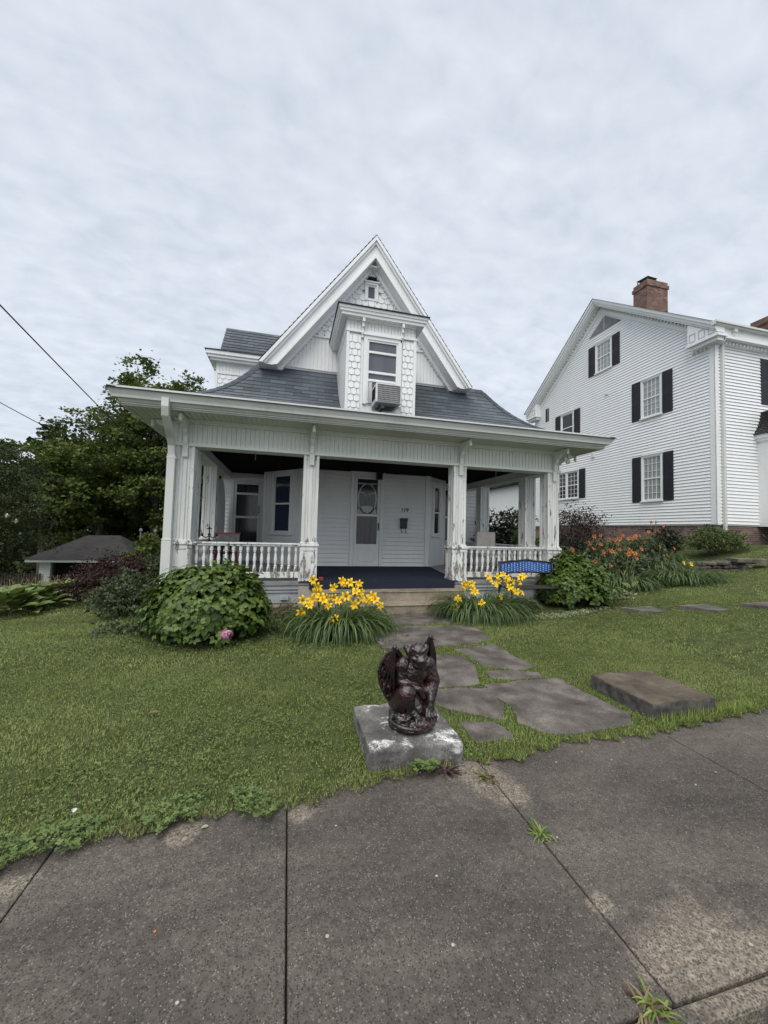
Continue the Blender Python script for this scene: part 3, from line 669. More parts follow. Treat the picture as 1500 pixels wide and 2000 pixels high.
# bay windows
fr,L=wall_fr(PL[2],PL[3]); window(HO,fr,.47,1.13,1.38,2.98,'glass_blue',.09,'porch_siding',mid=2.18,off=.013)
fr,L=wall_fr(PL[4],PL[5]); window(HO,fr,.30,.68,1.42,2.86,'glass_lace',.09,'porch_siding',mid=2.08,off=.011)
# doors
fd=Fr((0,10.385,0)); D1=storm_door(HO,fd,1.74,2.47,FLZ,3.00,1.12,1.92); D1['label']='main storm door with oval leaded glass, near the wall lantern'
mb=MB()
for rx,rz,zc,th in ((.25,.42,2.38,.018),):
    for i in range(40):
        t0,t1=2*math.pi*i/40,2*math.pi*(i+1)/40; f=lambda t,s:fd(2.105+math.cos(t)*(rx+s),.016,zc+math.sin(t)*(rz+s))
        mb.quad(f(t0,-th),f(t1,-th),f(t1,th),f(t0,th))
for s in (-1,1):
    for i in range(8):
        t0,t1=R(20+i*12),R(20+(i+1)*12); g=lambda t,k:fd(2.105+s*(.17-math.cos(t)*(.13+k)),.0165,2.38+math.sin(t)*(.16+k)); mb.quad(g(t0,0),g(t1,0),g(t1,.02),g(t0,.02))
mb.box(1.83,2.38,.014,.018,2.78,2.82,fd)
mb.build('leaded_tracery','glass_curtain',D1)
mb=MB(); P=[(1.83,1.965)]+[(2.105-.27*math.cos(math.pi*i/14),1.99+.20*math.sin(math.pi*i/14)) for i in range(15)]+[(2.38,1.965)]
mb.prism(P,.013,.016,fd).build('pale_arch','glass_curtain',D1)  # flat pale semicircle on the upper pane
fl=Fr((0,12.1,0)); storm_door(HO,fl,-1.61,-.84,FLZ+.42,2.86,1.06,1.80,transom=2.50)['label']='left rear storm door beside the blue bay window'
MB().box(-1.61,-.84,0,.03,FLZ,FLZ+.42,fl).build('door_sill','porch_siding',HO)
frr=Fr((0,11.75,0)); storm_door(HO,frr,4.93,5.62,FLZ,2.98,1.25,2.0)['label']='right rear storm door half hidden by a porch post'
# --- porch floor, skirt, foundation, ceiling
MB().box(PX0-.03,PX1+.03,7.33,12.58,.44,FLZ).build('porch_floor','porch_floor_paint',HO)
mb=MB()
for a,b in ((PX0,.22),(3.66,PX1)):
    mb=MB().box(a,b,7.36,7.42,.36,.438).box(a,b,7.42,7.46,.10,.40).box(a,b,7.385,7.42,.30,.34)
    (mb.box(PX0,PX0+.05,7.42,12.6,.08,.438) if a<0 else mb.box(PX1-.05,PX1,7.42,11.8,.08,.438)).build('porch_skirt','skirt_grey',HO)
MB().box(PX0+.04,.30,7.44,7.62,-.6,.10).box(3.55,PX1-.04,7.44,7.62,-.6,.10).box(.22,.60,7.34,7.62,-.4,.42).box(3.36,3.66,7.34,7.62,-.4,.42).box(PX0+.05,PX0+.25,7.62,12.6,-1,.1).box(PX1-.25,PX1-.05,7.62,11.8,-.4,.1).build('foundation','foundation_block',HO,bevel=.01)
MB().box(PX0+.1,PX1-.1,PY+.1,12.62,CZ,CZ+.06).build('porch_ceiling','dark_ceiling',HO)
MB().box(-.10,.05,7.35,7.42,.17,.24).build('vent_hood','skirt_grey',HO)
# --- steps
st=MB().box(.62,3.42,6.97,7.33,-.2,.345).box(.72,3.20,6.56,6.96,-.2,.172); st.build('steps','step_concrete',HO,bevel=.012)
MB().box(.62,1.995,6.955,7.30,.345,.362).box(2.005,3.42,6.955,7.30,.345,.362).box(.70,3.22,6.54,6.955,.172,.185).build('step_treads','step_concrete',HO,bevel=.006)
# --- frieze beams with beadboard
mb=MB().box(PX0+.014,PX1-.014,PY+.014,PY+.27,BZ+.045,SZ).box(PX0+.014,PX0+.27,PY+.27,12.6,BZ+.045,SZ).box(PX1-.27,PX1-.014,PY+.27,12.6,BZ+.045,SZ)
mb.build('porch_beam','porch_siding',HO)
mb=MB(); beadboard(mb,Fr((0,PY+.014,0)),PX0,PX1,lambda x:(BZ+.05,3.325),.082,.011,.014)
beadboard(mb,Fr((PX0+.014,12.6,0),(0,-1,0),(-1,0,0)),0,5.2,lambda x:(BZ+.05,3.325),.082,.011,.014); beadboard(mb,Fr((PX1-.014,PY,0),(0,1,0),(1,0,0)),0,5.2,lambda x:(BZ+.05,3.325),.082,.011,.014)
mb.build('frieze','aged_white',HO)
mb=MB()
for nn,za,zb in ((.03,BZ,BZ+.05),(.035,3.325,3.365),(.055,3.365,3.40)):
    mb.box(PX0-nn,PX1+nn,PY-nn,PY+.30,za,zb).box(PX0-nn,PX0+.30,PY+.30,12.6,za,zb).box(PX1-.30,PX1+nn,PY+.30,12.6,za,zb)
mb.build('beam_moulding','aged_white',HO)
# --- soffit boards
mb=MB(); fs=lambda x,y,z:Vector((x,y,z))
x=XL+.12
while x<XR-.14:
    for y0,y1 in ((YF+.14,PY),):
        mb.quad(fs(x,y0,SZ),fs(x+.078,y0,SZ),fs(x+.078,y1,SZ),fs(x,y1,SZ)); mb.quad(fs(x+.078,y0,SZ+.01),fs(x+.09,y0,SZ+.01),fs(x+.09,y1,SZ+.01),fs(x+.078,y1,SZ+.01)); mb.quad(fs(x+.078,y0,SZ),fs(x+.078,y1,SZ),fs(x+.078,y1,SZ+.01),fs(x+.078,y0,SZ+.01))
    x+=.09
mb.box(XL+.12,XR-.12,YF+.14,PY,SZ+.012,SZ+.02)
for xa,xb in ((XL+.12,PX0),(PX1,XR-.12)):
    y=PY
    while y<12.5: mb.box(xa,xb,y+.006,y+.084,SZ,SZ+.01); y+=.09
    mb.box(xa,xb,PY,12.6,SZ+.011,SZ+.019)
mb.build('soffit','soffit_paint',HO)
# --- gutter and fascia swept round the eaves
def sweep(prof,x0,x1,y0,yb,name,mat,parent,closed=True):
    mb=MB(); lines=[[(x0+d,yb,z),(x0+d,y0+d,z),(x1-d,y0+d,z),(x1-d,yb,z)] for d,z in prof]; k=len(prof)
    for i in range(k if closed else k-1):
        A=lines[i];B=lines[(i+1)%k]
        for j in range(3): mb.quad(A[j],A[j+1],B[j+1],B[j])
    return mb.build(name,mat,parent)
sweep([(0,3.645),(.012,3.645),(.012,3.60),(.12,3.60),(.13,3.48),(.055,3.48),(.045,3.52),(.018,3.565),(0,3.61)],XL,XR,YF,12.9,'gutter','gutter_white',HO)
sweep([(.105,3.62),(.105,3.49),(.12,3.47),(.135,3.44),(.16,3.43),(.16,3.385),(.20,3.385),(.20,3.62)],XL,XR,YF,12.9,'fascia','gutter_white',HO)
# --- porch roof, bell-cast
def rz(t): return 3.60+.25*t+.248*max(0,t-.3)**2.54
def porch_roof():
    mb=MB(); t=-.02; s=0; us=[]
    while t<2.0:
        sl=.25+.63*max(0,t-.3)**1.54; dt=.14/math.hypot(1,sl); t1=t+dt; z0=rz(t)+.014; z1=rz(t1)+.003
        u0,u1=s,s+.14
        a,b,c,d=(XL+t,YF+t,z0),(XR-t,YF+t,z0),(XR-t1,YF+t1,z1),(XL+t1,YF+t1,z1)
        mb.quad(a,b,c,d,[(a[0],u0+.004),(b[0],u0+.004),(c[0],u1),(d[0],u1)]); mb.quad((a[0],a[1],z0-.016),(b[0],b[1],z0-.016),b,a,[(0,u0+.0),(0,u0),(0,u0),(0,u0)])
        if t<1.85:
            a,b,c,d=(XL+t,YF+t,z0),(XL+t,13,z0),(XL+t1,13,z1),(XL+t1,YF+t1,z1); mb.quad(a,b,c,d,[(a[1],u0),(b[1],u0),(c[1],u1),(d[1],u1)])
            a,b,c,d=(XR-t,YF+t,z0),(XR-t,13,z0),(XR-t1,13,z1),(XR-t1,YF+t1,z1); mb.quad(a,b,c,d,[(a[1],u0),(b[1],u0),(c[1],u1),(d[1],u1)])
        t=t1; s+=.14
    mb.build('porch_roof','roof_shingles',HO)
    for sx in (0,1):
        mb=MB(); t=0
        while t<1.9:
            t1=t+.11
            for side in (0,1):
                def Q(tt,w,lift):
                    X=XL+tt if sx==0 else XR-tt; Y=YF+tt; z=rz(tt)+lift
                    if side==0: X+= w if sx==0 else -w; 
                    else: Y+=w
                    return (X,Y,z)
                mb.quad(Q(t,0,.036),Q(t,.13,.026),Q(t1+.02,.13,.018),Q(t1+.02,0,.026),[(.02,.02),(.3,.02),(.3,.13),(.02,.13)])
                mb.quad(Q(t,0,.036),Q(t,.13,.026),Q(t,.13,.0),Q(t,0,.0),[(0,0)]*4)
            t=t1
        mb.build('hip_cap','roof_shingles',HO)
porch_roof()
# --- main gable
CX,ZA,SLP,GY0,BY=1.71,8.22,1.335,8.60,8.30
def gx(z,off=0): return (ZA-off-z)/SLP
fg=Fr((0,GY0,0))
MB().prism([(CX-gx(5.0,.2),5.0),(CX+gx(5.0,.2),5.0),(CX,ZA-.2)],-.02,-.14,fg).build('gable_wall','white_paint',HO)
mb=MB(); beadboard(mb,fg,CX-gx(5.0,.25),CX+gx(5.0,.25),lambda x:(min(5.1,ZA-.2-abs(x-CX)*SLP),min(5.86,ZA-.2-abs(x-CX)*SLP)),.085,.012,.012); mb.build('gable_panelling','white_paint',HO); mb=MB()
beadboard(mb,fg,CX-.42,CX+.42,lambda x:(min(7.56,ZA-.25-abs(x-CX)*SLP),ZA-.25-abs(x-CX)*SLP),.07,.012,.012); mb.build('gable_panelling','white_paint',HO)
mb=MB(); fishscale(mb,fg,CX-2.0,CX+2.0,5.90,7.52,lambda x,z:abs(x-CX)<gx(z,.30)+.05 and not(abs(x-1.70)<.22 and 6.85<z<7.6)); mb.build('scallop_shingles','white_paint',HO)
mb=MB().box(CX-gx(5.9,.5),CX+gx(5.9,.5),.0,.045,5.855,5.90,fg); mb.build('gable_trim','white_paint',HO); MB().box(CX-.35,CX+.35,0,.03,7.52,7.565,fg).build('gable_trim','white_paint',HO)
for s in (-1,1):
    mb=MB(); fz=4.97
    for s0,s1,n0,n1 in ((-.02,.08,-.14,.40),(.08,.15,-.14,.36),(.15,.36,-.14,.31),(.36,.41,-.14,.335),(.41,.48,-.14,.365),(.48,.60,-.14,.10)):
        P=[(CX,ZA-s0),(CX+s*gx(fz,s0),fz),(CX+s*gx(fz,s1),fz),(CX,ZA-s1)]; mb.prism(P,n0,n1,fg)
    mb.build('barge_board','white_paint',HO)
    # dentil strip under the barge
    L=math.hypot(1,SLP); mb=MB().prism([(CX+s*gx(7.45,.585),7.45),(CX+s*gx(5.3,.585),5.3),(CX+s*gx(5.3,.615),5.3),(CX+s*gx(7.45,.615),7.45)],0,.03,fg); k=0
    while True:
        zc=7.45-k*.075
        if zc<5.3: break
        x=CX+s*gx(zc,.60); mb.box(x-.018,x+.018,0,.07,zc-.018,zc+.018,fg); k+=1
    mb.build('dentil_trim','white_paint',HO)
    # main roof plane
    mb=MB(); s0=-.045; n=0; yb=17.8; zt=ZA+.045; slen=0
    z=5.0
    while z<ZA+.04:
        dz=.14*SLP/L; z1=min(z+dz,ZA+.045); xa=CX+s*gx(z,s0); xb=CX+s*gx(z1,s0); l=.012
        mb.quad((xa+s*l,BY-.09,z+l*.7),(xa+s*l,yb,z+l*.7),(xb,yb,z1),(xb,BY-.09,z1),[(0,slen),(yb-BY,slen),(yb-BY,slen+.14),(0,slen+.14)]); slen+=.14; z=z1
    P=[(CX,ZA+.045),(CX+s*gx(5.0,s0),5.0),(CX+s*gx(5.0,s0)-s*.03,5.0),(CX,ZA+.02)]; mb.prism(P,.39,-9,fg); mb.build('main_roof','roof_shingles',HO)
# wall below main roof flanks
MB().box(-.62,4.05,8.8,17.3,3.6,5.1).build('upper_wall','white_paint',HO)
# vent slot, hood, brackets, attic window
MB().box(1.50,1.92,.0,.02,7.36,7.50,fg).build('attic_vent','dark_slot',HO)
MB().prism([(1.46,7.60),(1.98,7.60),(1.98,7.635),(1.46,7.635)],0,.24,fg).box(1.50,1.94,0,.05,7.50,7.60,fg).box(1.46,1.98,0,.04,7.325,7.36,fg).build('vent_hood','white_paint',HO)
for x in (1.47,1.93): MB().prism([(x,7.36),(x+.045,7.36),(x+.045,7.42),(x+.045,7.60),(x,7.60)],0,.06,fg).box(x,x+.045,.06,.20,7.50,7.60,fg).box(x+.004,x+.041,.06,.12,7.42,7.50,fg).build('bracket','white_paint',HO)
window(HO,fg,1.585,1.81,6.93,7.29,'glass_screen',.045,'white_paint',sill=False,depth=.06)
# --- dormer
DX0,DX1,DY,DB=.96,2.35,7.15,5.33
fdm=Fr((0,DY,0))
MB().box(DX0,DX1,-.005,-1.5,3.6,5.68,fdm).build('dormer_wall','white_paint',HO)
for (fr_,L) in (wall_fr((DX0,8.6),(DX0,DY)),wall_fr((DX1,DY),(DX1,8.6))): mb=MB(); clapboard(mb,fr_,rect_ext(0,L),3.6,5.33,.105,.022,thin=True); beadboard(mb,fr_,0,L,lambda x:(DB,5.62),.08); mb.build('dormer_siding','white_paint',HO)
for xa in (DX0+.045,DX1-.27): mb=MB(); fishscale(mb,fdm,xa,xa+.225,3.72,5.22,w=.1125,rh=.128); mb.build('dormer_shingles','white_paint',HO)
mb=MB(); beadboard(mb,fdm,DX0,DX1,lambda x:(DB+.04,5.60),.068,.011,.014); mb.build('dormer_frieze','white_paint',HO)
mb=MB().box(DX0-.02,DX1+.02,0,.05,DB,DB+.04,fdm).box(DX0-.01,DX0+.045,0,.034,3.7,DB,fdm).box(DX1-.045,DX1+.01,0,.034,3.7,DB,fdm).box(DX0,DX1,.001,.06,5.56,5.60,fdm)
mb.build('dormer_trim','white_paint',HO)
sweep([(0,5.75),(.012,5.69),(.03,5.68),(.035,5.64),(.06,5.63),(.065,5.585),(.24,5.585),(.24,5.75)],DX0-.20,DX1+.20,DY-.22,8.58,'dormer_cornice','white_paint',HO)
mb=MB(); e=[(DX0-.22,DY-.24,5.755),(DX1+.22,DY-.24,5.755),(DX1+.22,8.6,5.78),(DX0-.22,8.6,5.78)]; ap=(1.68,8.6,6.06)
def tri(a,b,c,w): mb.add([a,b,c],[(0,1,2)],[[(0,0),(w,0),(w/2,1.2)]])
m2=(1.68,7.7,5.88)
tri(e[0],e[1],m2,2); mb.add([e[0],m2,ap,e[3]],[(0,1,2,3)],[[(0,0),(1,.6),(1.6,.8),(1.8,0)]]); mb.add([e[1],e[2],ap,m2],[(0,1,2,3)],[[(0,0),(1.8,0),(1.6,.8),(1,.6)]])
mb.add([(x,y,z-.02) for x,y,z in e]+e,[(0,1,5,4),(1,2,6,5),(3,0,4,7),(0,1,2,3)]); mb.build('dormer_roof','roof_shingles',HO)
for x in (1.235,2.03):
    MB().box(x,x+.045,.02,.045,5.24,5.56,fdm).box(x,x+.045,.045,.16,5.50,5.57,fdm).box(x+.003,x+.042,.045,.12,5.42,5.50,fdm).box(x+.003,x+.042,.045,.075,5.30,5.42,fdm).build('bracket','white_paint',HO)
window(HO,fdm,1.36,1.985,3.96,5.22,'glass_screen',.07,'white_paint',mid=[4.42,4.58,4.98],sill=False,depth=.045)
MB().box(1.40,1.47,.031,.05,3.96,4.38,fdm).build('filler_panel','louver_grey',HO)
# air conditioner
AC=thing('air_conditioner',(1.70,6.95,3.86),'beige box air conditioner sticking out of the dormer window','air conditioner')
MB().box(1.47,1.96,6.72,7.14,3.87,4.23).build('case','white_plastic',AC,bevel=.012)
g=MB()
g.box(1.50,1.93,6.712,6.718,3.90,4.20); g.build('coil','dark_slot',AC)
g=MB()
for i in range(19): x=1.50+i*.43/18; g.box(x-.003,x+.003,6.700,6.708,3.90,4.20)
for i in range(9): z=3.90+i*.30/8; g.box(1.50,1.93,6.698,6.7055,z-.004,z+.004)
g.build('grille','louver_grey',AC)
g=MB()
for i in range(9): z=3.95+i*.027; g.box(1.462,1.468,6.78,7.05,z,z+.013)
g.build('side_louvers','dark_slot',AC)
MB().box(1.55,1.88,6.80,7.1,3.84,3.868).box(1.60,1.66,6.82,7.12,3.80,3.84).build('drip_tray','tin_grey',AC)
# --- side wing on the left
fw=Fr((0,11.0,0)); MB().box(-2.06,.6,0,-2.5,3.6,6.2,fw).build('wing_wall','white_paint',HO)
mb=MB(); beadboard(mb,fw,-2.06,.5,lambda x:(5.72,6.0),.085,.012,.014); fishscale(mb,fw,-2.04,-.5,4.9,5.64); beadboard(mb,Fr((-2.06,13.5,0),(0,-1,0),(-1,0,0)),0,2.5,lambda x:(5.72,6.0)); mb.build('wing_shingles','white_paint',HO)
MB().box(-2.09,.5,0,.04,5.66,5.72,fw).box(-2.09,-2.02,0,.037,4.4,5.66,fw).box(-2.10,-2.062,-.04,-2.5,5.66,5.72,fw).build('wing_trim','white_paint',HO)
mb=MB()
for d0,za,zb in ((.0,6.10,6.20),(.04,6.03,6.10),(.10,5.97,6.03)): mb.box(-2.30+d0,1,10.74+d0,13.8,za,zb)
mb.build('wing_cornice','white_paint',HO)
mb=MB(); zz=[(10.71,6.215),(11.0,6.30),(11.22,6.45)]
for (y0,z0),(y1,z1) in zip(zz[:-1],zz[1:]): mb.quad((-2.33+(y0-10.71),y0,z0),(1,y0,z0),(1,y1,z1),(-2.33+(y1-10.71)*.6,y1,z1),[(0,y0),(3,y0),(3,y1),(0,y1)])
for k in range(8):
    y0,y1=11.22+k*.1,11.22+(k+1)*.1; z0,z1=6.45+k*.128,6.45+(k+1)*.128; s_=k*.14
    mb.quad((-2.03,y0-.008,z0+.008),(1.5,y0-.008,z0+.008),(1.5,y1,z1),(-2.03,y1,z1),[(0,s_),(3.5,s_),(3.5,s_+.14),(0,s_+.14)])
mb.quad((-2.03,12.82,6.45),(1.5,12.82,6.45),(1.5,12.02,7.474),(-2.03,12.02,7.474),[(0,0),(3,0),(3,1),(0,1)])
mb.box(-2.33,1,10.71,13.85,6.20,6.214); mb.quad((-2.33,10.71,6.215),(-2.33,13.8,6.215),(-2.03,13.8,6.45),(-2.03,11.22,6.45),[(0,0),(3,0),(3,.4),(0,.4)])
mb.build('wing_roof','roof_shingles',HO)
MB().add([(-2.02,11.25,6.45),(-2.02,12.8,6.45),(-2.02,12.02,7.45)],[(0,1,2)]).build('wing_gable','white_paint',HO)
for y in (11.3,12.6): MB().box(-2.2,-2.09,y,y+.05,5.9,5.97).box(-2.13,-2.09,y,y+.05,5.72,5.9).build('bracket','white_paint',HO)
# --- posts
def post(cx,cy,rear=False):
    mb=MB(); w0=.145; w=w0
    mb.box(cx-w+.02,cx+w-.02,cy-w+.02,cy+w-.02,1.2,BZ)
    for k in range(4):
        a=math.pi/2*k; fr_=Fr((cx,cy,0),(math.cos(a),math.sin(a),0),(math.sin(a),-math.cos(a),0))
        w=w0-(.003 if k%2 else 0)
        for x0,x1,n in ((-w,-w+.05,w),(-.075,-.045,w-.008),(-.028,.028,w-.002),(.045,.075,w-.008),(w-.05,w,w)): mb.box(x0,x1,w-.03,n,1.24,BZ-.0,fr_)
    o=mb.build('porch_post','peeling_paint',HO)
    b=MB(); u=.165; zb=.40 if cy<7.7 else FLZ
    b.box(cx-u+.012,cx+u-.012,cy-u+.012,cy+u-.012,zb,1.165)
    for k in range(4):
        a=math.pi/2*k; fr_=Fr((cx,cy,0),(math.cos(a),math.sin(a),0),(math.sin(a),-math.cos(a),0))
        u=.165-(.003 if k%2 else 0)
        b.box(-u,-u+.075,u-.02,u,zb+.16,1.165,fr_).box(u-.075,u,u-.02,u,zb+.16,1.165,fr_).box(-u+.075,u-.075,u-.02,u-.001,1.08,1.165,fr_).box(-u-.01,u+.01,u-.02,u+.012,zb,zb+.16,fr_).box(-u-.005,u+.005,u-.02,u+.006,1.10,1.13,fr_)
    b.build('pedestal','peeling_paint',o)
    MB().box(cx-.19,cx+.19,cy-.19,cy+.19,1.165,1.21).box(cx-.165,cx+.165,cy-.165,cy+.165,1.21,1.245).build('cap','peeling_paint',o,bevel=.008)
PYC=PY+.145
FPX=[PX0+.145,.39,3.50,PX1-.145]; SPYL=[7.86,9.75]; SPYR=[8.39,10.65]
for x in FPX: post(x,PYC)
MB().box(PX0+.012,PX0+.278,7.66,7.74,1.24,BZ).box(PX0+.0,PX0+.29,7.69,7.70,FLZ,1.2).build('post_infill','peeling_paint',HO)
for y in SPYL: post(FPX[0],y)
for y in SPYR: post(FPX[3],y)
def railing(a,b,n):
    """a,b: ends of the bay between pedestals"""
    A=Vector((a[0],a[1],0));B=Vector((b[0],b[1],0)); d=(B-A); L=d.length; d.normalize(); fr_=Fr(A,d,(d.y,-d.x,0))
    r=MB().box(0,L,-.07,.07,1.185,1.215,fr_).box(0,L,-.045,.045,1.15,1.185,fr_).box(0,L,-.035,.035,.555,.665,fr_)
    ro=r.build('porch_railing','peeling_paint',HO,bevel=.006)
    prof=[(.030,0),(.030,.09),(.020,.10),(.030,.115),(.019,.13),(.027,.20),(.033,.235),(.030,.27),(.019,.34),(.016,.36),(.026,.375),(.016,.39),(.030,.40),(.030,.487)]
    me=None
    for i in range(n):
        p=A+d*(L*(i+.5)/n)
        if me is None:
            m=MB().lathe(prof,(0,0,0),10); o=m.build('baluster','peeling_paint',None,True); me=o.data; md=o.modifiers.new('es','EDGE_SPLIT'); md.split_angle=R(35); o.parent=ro
        else: o2=o.copy(); COL.objects.link(o2); o2.parent=ro
        oo=o if i==0 else o2; oo.location=Vector((p.x,p.y,.664))-wloc(ro)
    return ro
u=.165
railing((FPX[0]+u,PYC),(FPX[1]-u,PYC),15); railing((FPX[2]+u,PYC),(FPX[3]-u,PYC),15)
railing((FPX[0],SPYL[0]+u),(FPX[0],SPYL[1]-u),11); railing((FPX[3],PYC+u),(FPX[3],SPYR[0]-u),4); railing((FPX[3],SPYR[0]+u),(FPX[3],SPYR[1]-u),14)
railing((FPX[3],SPYR[1]+u),(FPX[3],11.72),5)
# arch panel on the left end of the porch
fa=Fr((-1.86,12.05,0),(0,-1,0),(1,0,0)); AW=1.1
def arch(x0,x1,z0,zs,zt): 
    P=[(x0,z0)]; c=(x0+x1)/2; h=(x1-x0)/2
    P+=[(c-h*math.cos(math.pi/2*i/8),zs+(zt-zs)*math.sin(math.pi/2*i/8)) for i in range(9)]
    P+=[(c+h*math.sin(math.pi/2*i/8),zs+(zt-zs)*math.cos(math.pi/2*i/8)) for i in range(1,9)]
    return P+[(x1,z0)]
MB().prism(arch(.10,1.85,FLZ,1.7,2.88),0,.03,fa).build('arch_backing','dark_wood',HO)
ao=MB().prism(arch(.17,1.78,FLZ,1.7,2.82),.032,.06,fa).build('arch_panel','white_paint',HO)
mb=MB()
for i in range(7): x=.28+i*.22; mb.box(x,x+.02,.061,.07,FLZ,2.0+.55*math.sin(math.pi*(i+.5)/7),fa)
mb.build('arch_slats','white_paint',ao)
# brackets with finials at the posts
def bracket(x,y,ang,big=False):
    a=R(ang); fr_=Fr((x,y,0),(math.cos(a),math.sin(a),0),(math.sin(a),-math.cos(a),0)); k=1.25 if big else 1
    side=Fr((x,y,0),(math.sin(a),-math.cos(a),0),(math.cos(a),math.sin(a),0))
    P=[(0,2.94),(.04,2.94),(.05,3.02),(.045,3.08),(.07,3.12),(.10*k,3.15),(.12*k,3.20),(.16*k,3.22),(.22*k,3.26),(.30*k,3.29),(.36*k,3.33),(.37*k,3.385),(0,3.385)]
    mb=MB().prism(P,-.035,.035,side); mb.box(-.045,.045,0,.025,2.72,2.94,fr_)
    o=mb.build('bracket','aged_white',HO)
    f=MB().lathe([(.012,.09),(.03,.085),(.034,.05),(.022,.03),(.034,.01),(.030,-.03),(.012,-.05)],(fr_(0,.42*k,0).x,fr_(0,.42*k,0).y,3.30),10); f.build('finial','aged_white',o,True)
for x in FPX: bracket(x,PY-.03,0)
for y in (PYC,9.0,10.6): bracket(PX0-.03,y,-90)
for y in [PYC]+SPYR: bracket(PX1+.03,y,90,True)
mb=MB()   # pierced scroll at the right front corner
for cx,cz in ((.06,3.24),(.16,3.30),(.13,3.18)): mb.tube([(PX1-.145+ .0+cx*0+ (cx+.05)*1.0+.145,PY-.05,cz+.0)]+[(PX1+cx+.05,PY-.09,cz)],.05,12)
mb.build('scroll_bracket','aged_white',HO)
# downspout at the left front corner
ds=MB(); fds=Fr((0,0,0))
pth=[(-1.98,6.68,3.52),(-1.98,6.68,3.40),(-1.99,6.74,3.28),(-2.00,6.95,3.13),(-2.02,7.16,3.02),(-2.025,7.28,2.90),(-2.025,7.31,2.72)]
for p,q_ in zip(pth[:-1],pth[1:]):
    p=Vector(p);q_=Vector(q_); d=(q_-p).normalized(); r_=Vector((1,0,0)); n_=d.cross(r_).normalized(); e_=d*.012
    V=[pp+r_*sx*.055+n_*sy*.042 for pp in (p-e_,q_+e_) for sx,sy in ((-1,-1),(1,-1),(1,1),(-1,1))]
    ds.add(V,[(0,1,5,4),(1,2,6,5),(2,3,7,6),(3,0,4,7),(0,1,2,3),(4,5,6,7)])
ds.box(-2.09,-1.96,7.265,7.355,1.24,2.74).box(-2.10,-1.95,7.255,7.365,-.12,1.25).box(-2.105,-1.945,7.25,7.39,1.235,1.262).box(-2.095,-1.94,7.26,7.39,2.66,2.69)
ds.build('downspout','gutter_white',HO,bevel=.008)
# house number in italics
fn=Fr((3.10,10.355,2.05))
def digit_strokes(ch):
    if ch=='1': return [[(.1,.82),(.30,1.0),(.12,0)]]
    a=[(.62-.0+.30*math.cos(R(t)),.72+.26*math.sin(R(t))) for t in range(20,381,24)]; return [[(x-.32,z) for x,z in a],[(.60,.80),(.50,.38),(.18,.0)]]
hn=MB(); x=0
for ch in '119':
    for stq in digit_strokes(ch):
        P=[fn(x+px_*.085+pz_*.022,.0,pz_*.105) for px_,pz_ in stq]; hn.tube(P,.0085,6)
    x+=.072
hn.build('house_number','black_metal',HO)['label']='black italic numerals 119 on the siding'
# --- separate things on and around the porch
mbx=thing('mailbox',(3.16,10.30,1.55),'black wall mailbox with newspaper hooks under the number 119','mailbox')
MB().box(3.07,3.26,10.27,10.36,1.58,1.84).prism([(3.065,1.84),(3.265,1.84),(3.265,1.855),(3.065,1.855)],-10.255,-10.36,Fr((0,0,0))).build('case','black_metal',mbx,bevel=.006)
MB().prism([(3.06,1.80),(3.27,1.80),(3.27,1.87),(3.06,1.87)],10.255,10.36,Fr((0,0,0),(1,0,0),(0,1,0))).build('lid','black_metal',mbx,bevel=.006)
for x in (3.10,3.23): MB().tube([(x,10.33,1.58),(x,10.32,1.49),(x,10.29,1.455),(x,10.25,1.46),(x,10.24,1.50)],.007,6).build('hook','black_metal',mbx)
lt=thing('lantern',(2.40,10.2,3.12),'small square black lantern hanging above the main door','lantern')
MB().box(2.31,2.49,10.12,10.30,3.07,3.10).box(2.32,2.48,10.13,10.29,2.92,2.935).box(2.38,2.42,10.19,10.23,3.09,3.12).build('frame','black_metal',lt)
mb=MB()
for sx in (2.32,2.465):
    for sy in (10.13,10.275): mb.box(sx,sx+.015,sy,sy+.015,2.93,3.08)
mb.build('cage','black_metal',lt); MB().box(2.34,2.46,10.15,10.27,2.94,3.06).build('glass','glass_lace',lt)
cp=MB().slab([(.22,7.30),(3.44,7.30),(3.98,10.33),(.34,10.37)],.502,.512).box(.42,3.36,7.285,7.298,.365,.512); tag(cp.build('carpet','navy_carpet'),'dark navy outdoor carpet covering the porch entrance and top riser','carpet')
# blue-backed bench
BN=thing('garden_bench',(4.85,6.85,.05),'black iron garden bench with a blue white-dotted back panel, behind the right daylilies','bench')
def bcurve(x): t=(x-4.22)/1.26; return .90+.05*math.sin(math.pi*t)**2+.015*math.sin(3*math.pi*t)**2
xs=[4.25+i*1.20/20 for i in range(21)]
P=[(x,bcurve(x)) for x in xs]+[(x,.70+.03*math.sin(math.pi*(x-4.22)/1.26)**2) for x in reversed(xs)]
MB().prism(P,-.01,.01,Fr((0,7.02,0))).build('back_panel','blue_dotted_panel',BN)
mb=MB()
for i in range(17):
    for k in range(5):
        x=4.30+i*.068; z=.735+k*.042+(.021 if i%2 else 0)
        if z<bcurve(x)-.03: mb.prism([(x+.013*math.cos(t*1.047),z+.015*math.sin(t*1.047)) for t in range(6)],.0105,.0135,Fr((0,7.02,0)))
mb.build('dots','dot_white',BN)
mb=MB(); mb.tube([(x,7.02,bcurve(x)+.01) for x in xs],.02,8); mb.tube([(x,7.01,.695+.03*math.sin(math.pi*(x-4.22)/1.26)**2) for x in xs],.017,8)
mb.tube([(4.85-.1,7.01,.955),(4.85,7.01,.972),(4.95,7.01,.955)],.016,8); mb.build('back_frame','black_metal',BN,True)
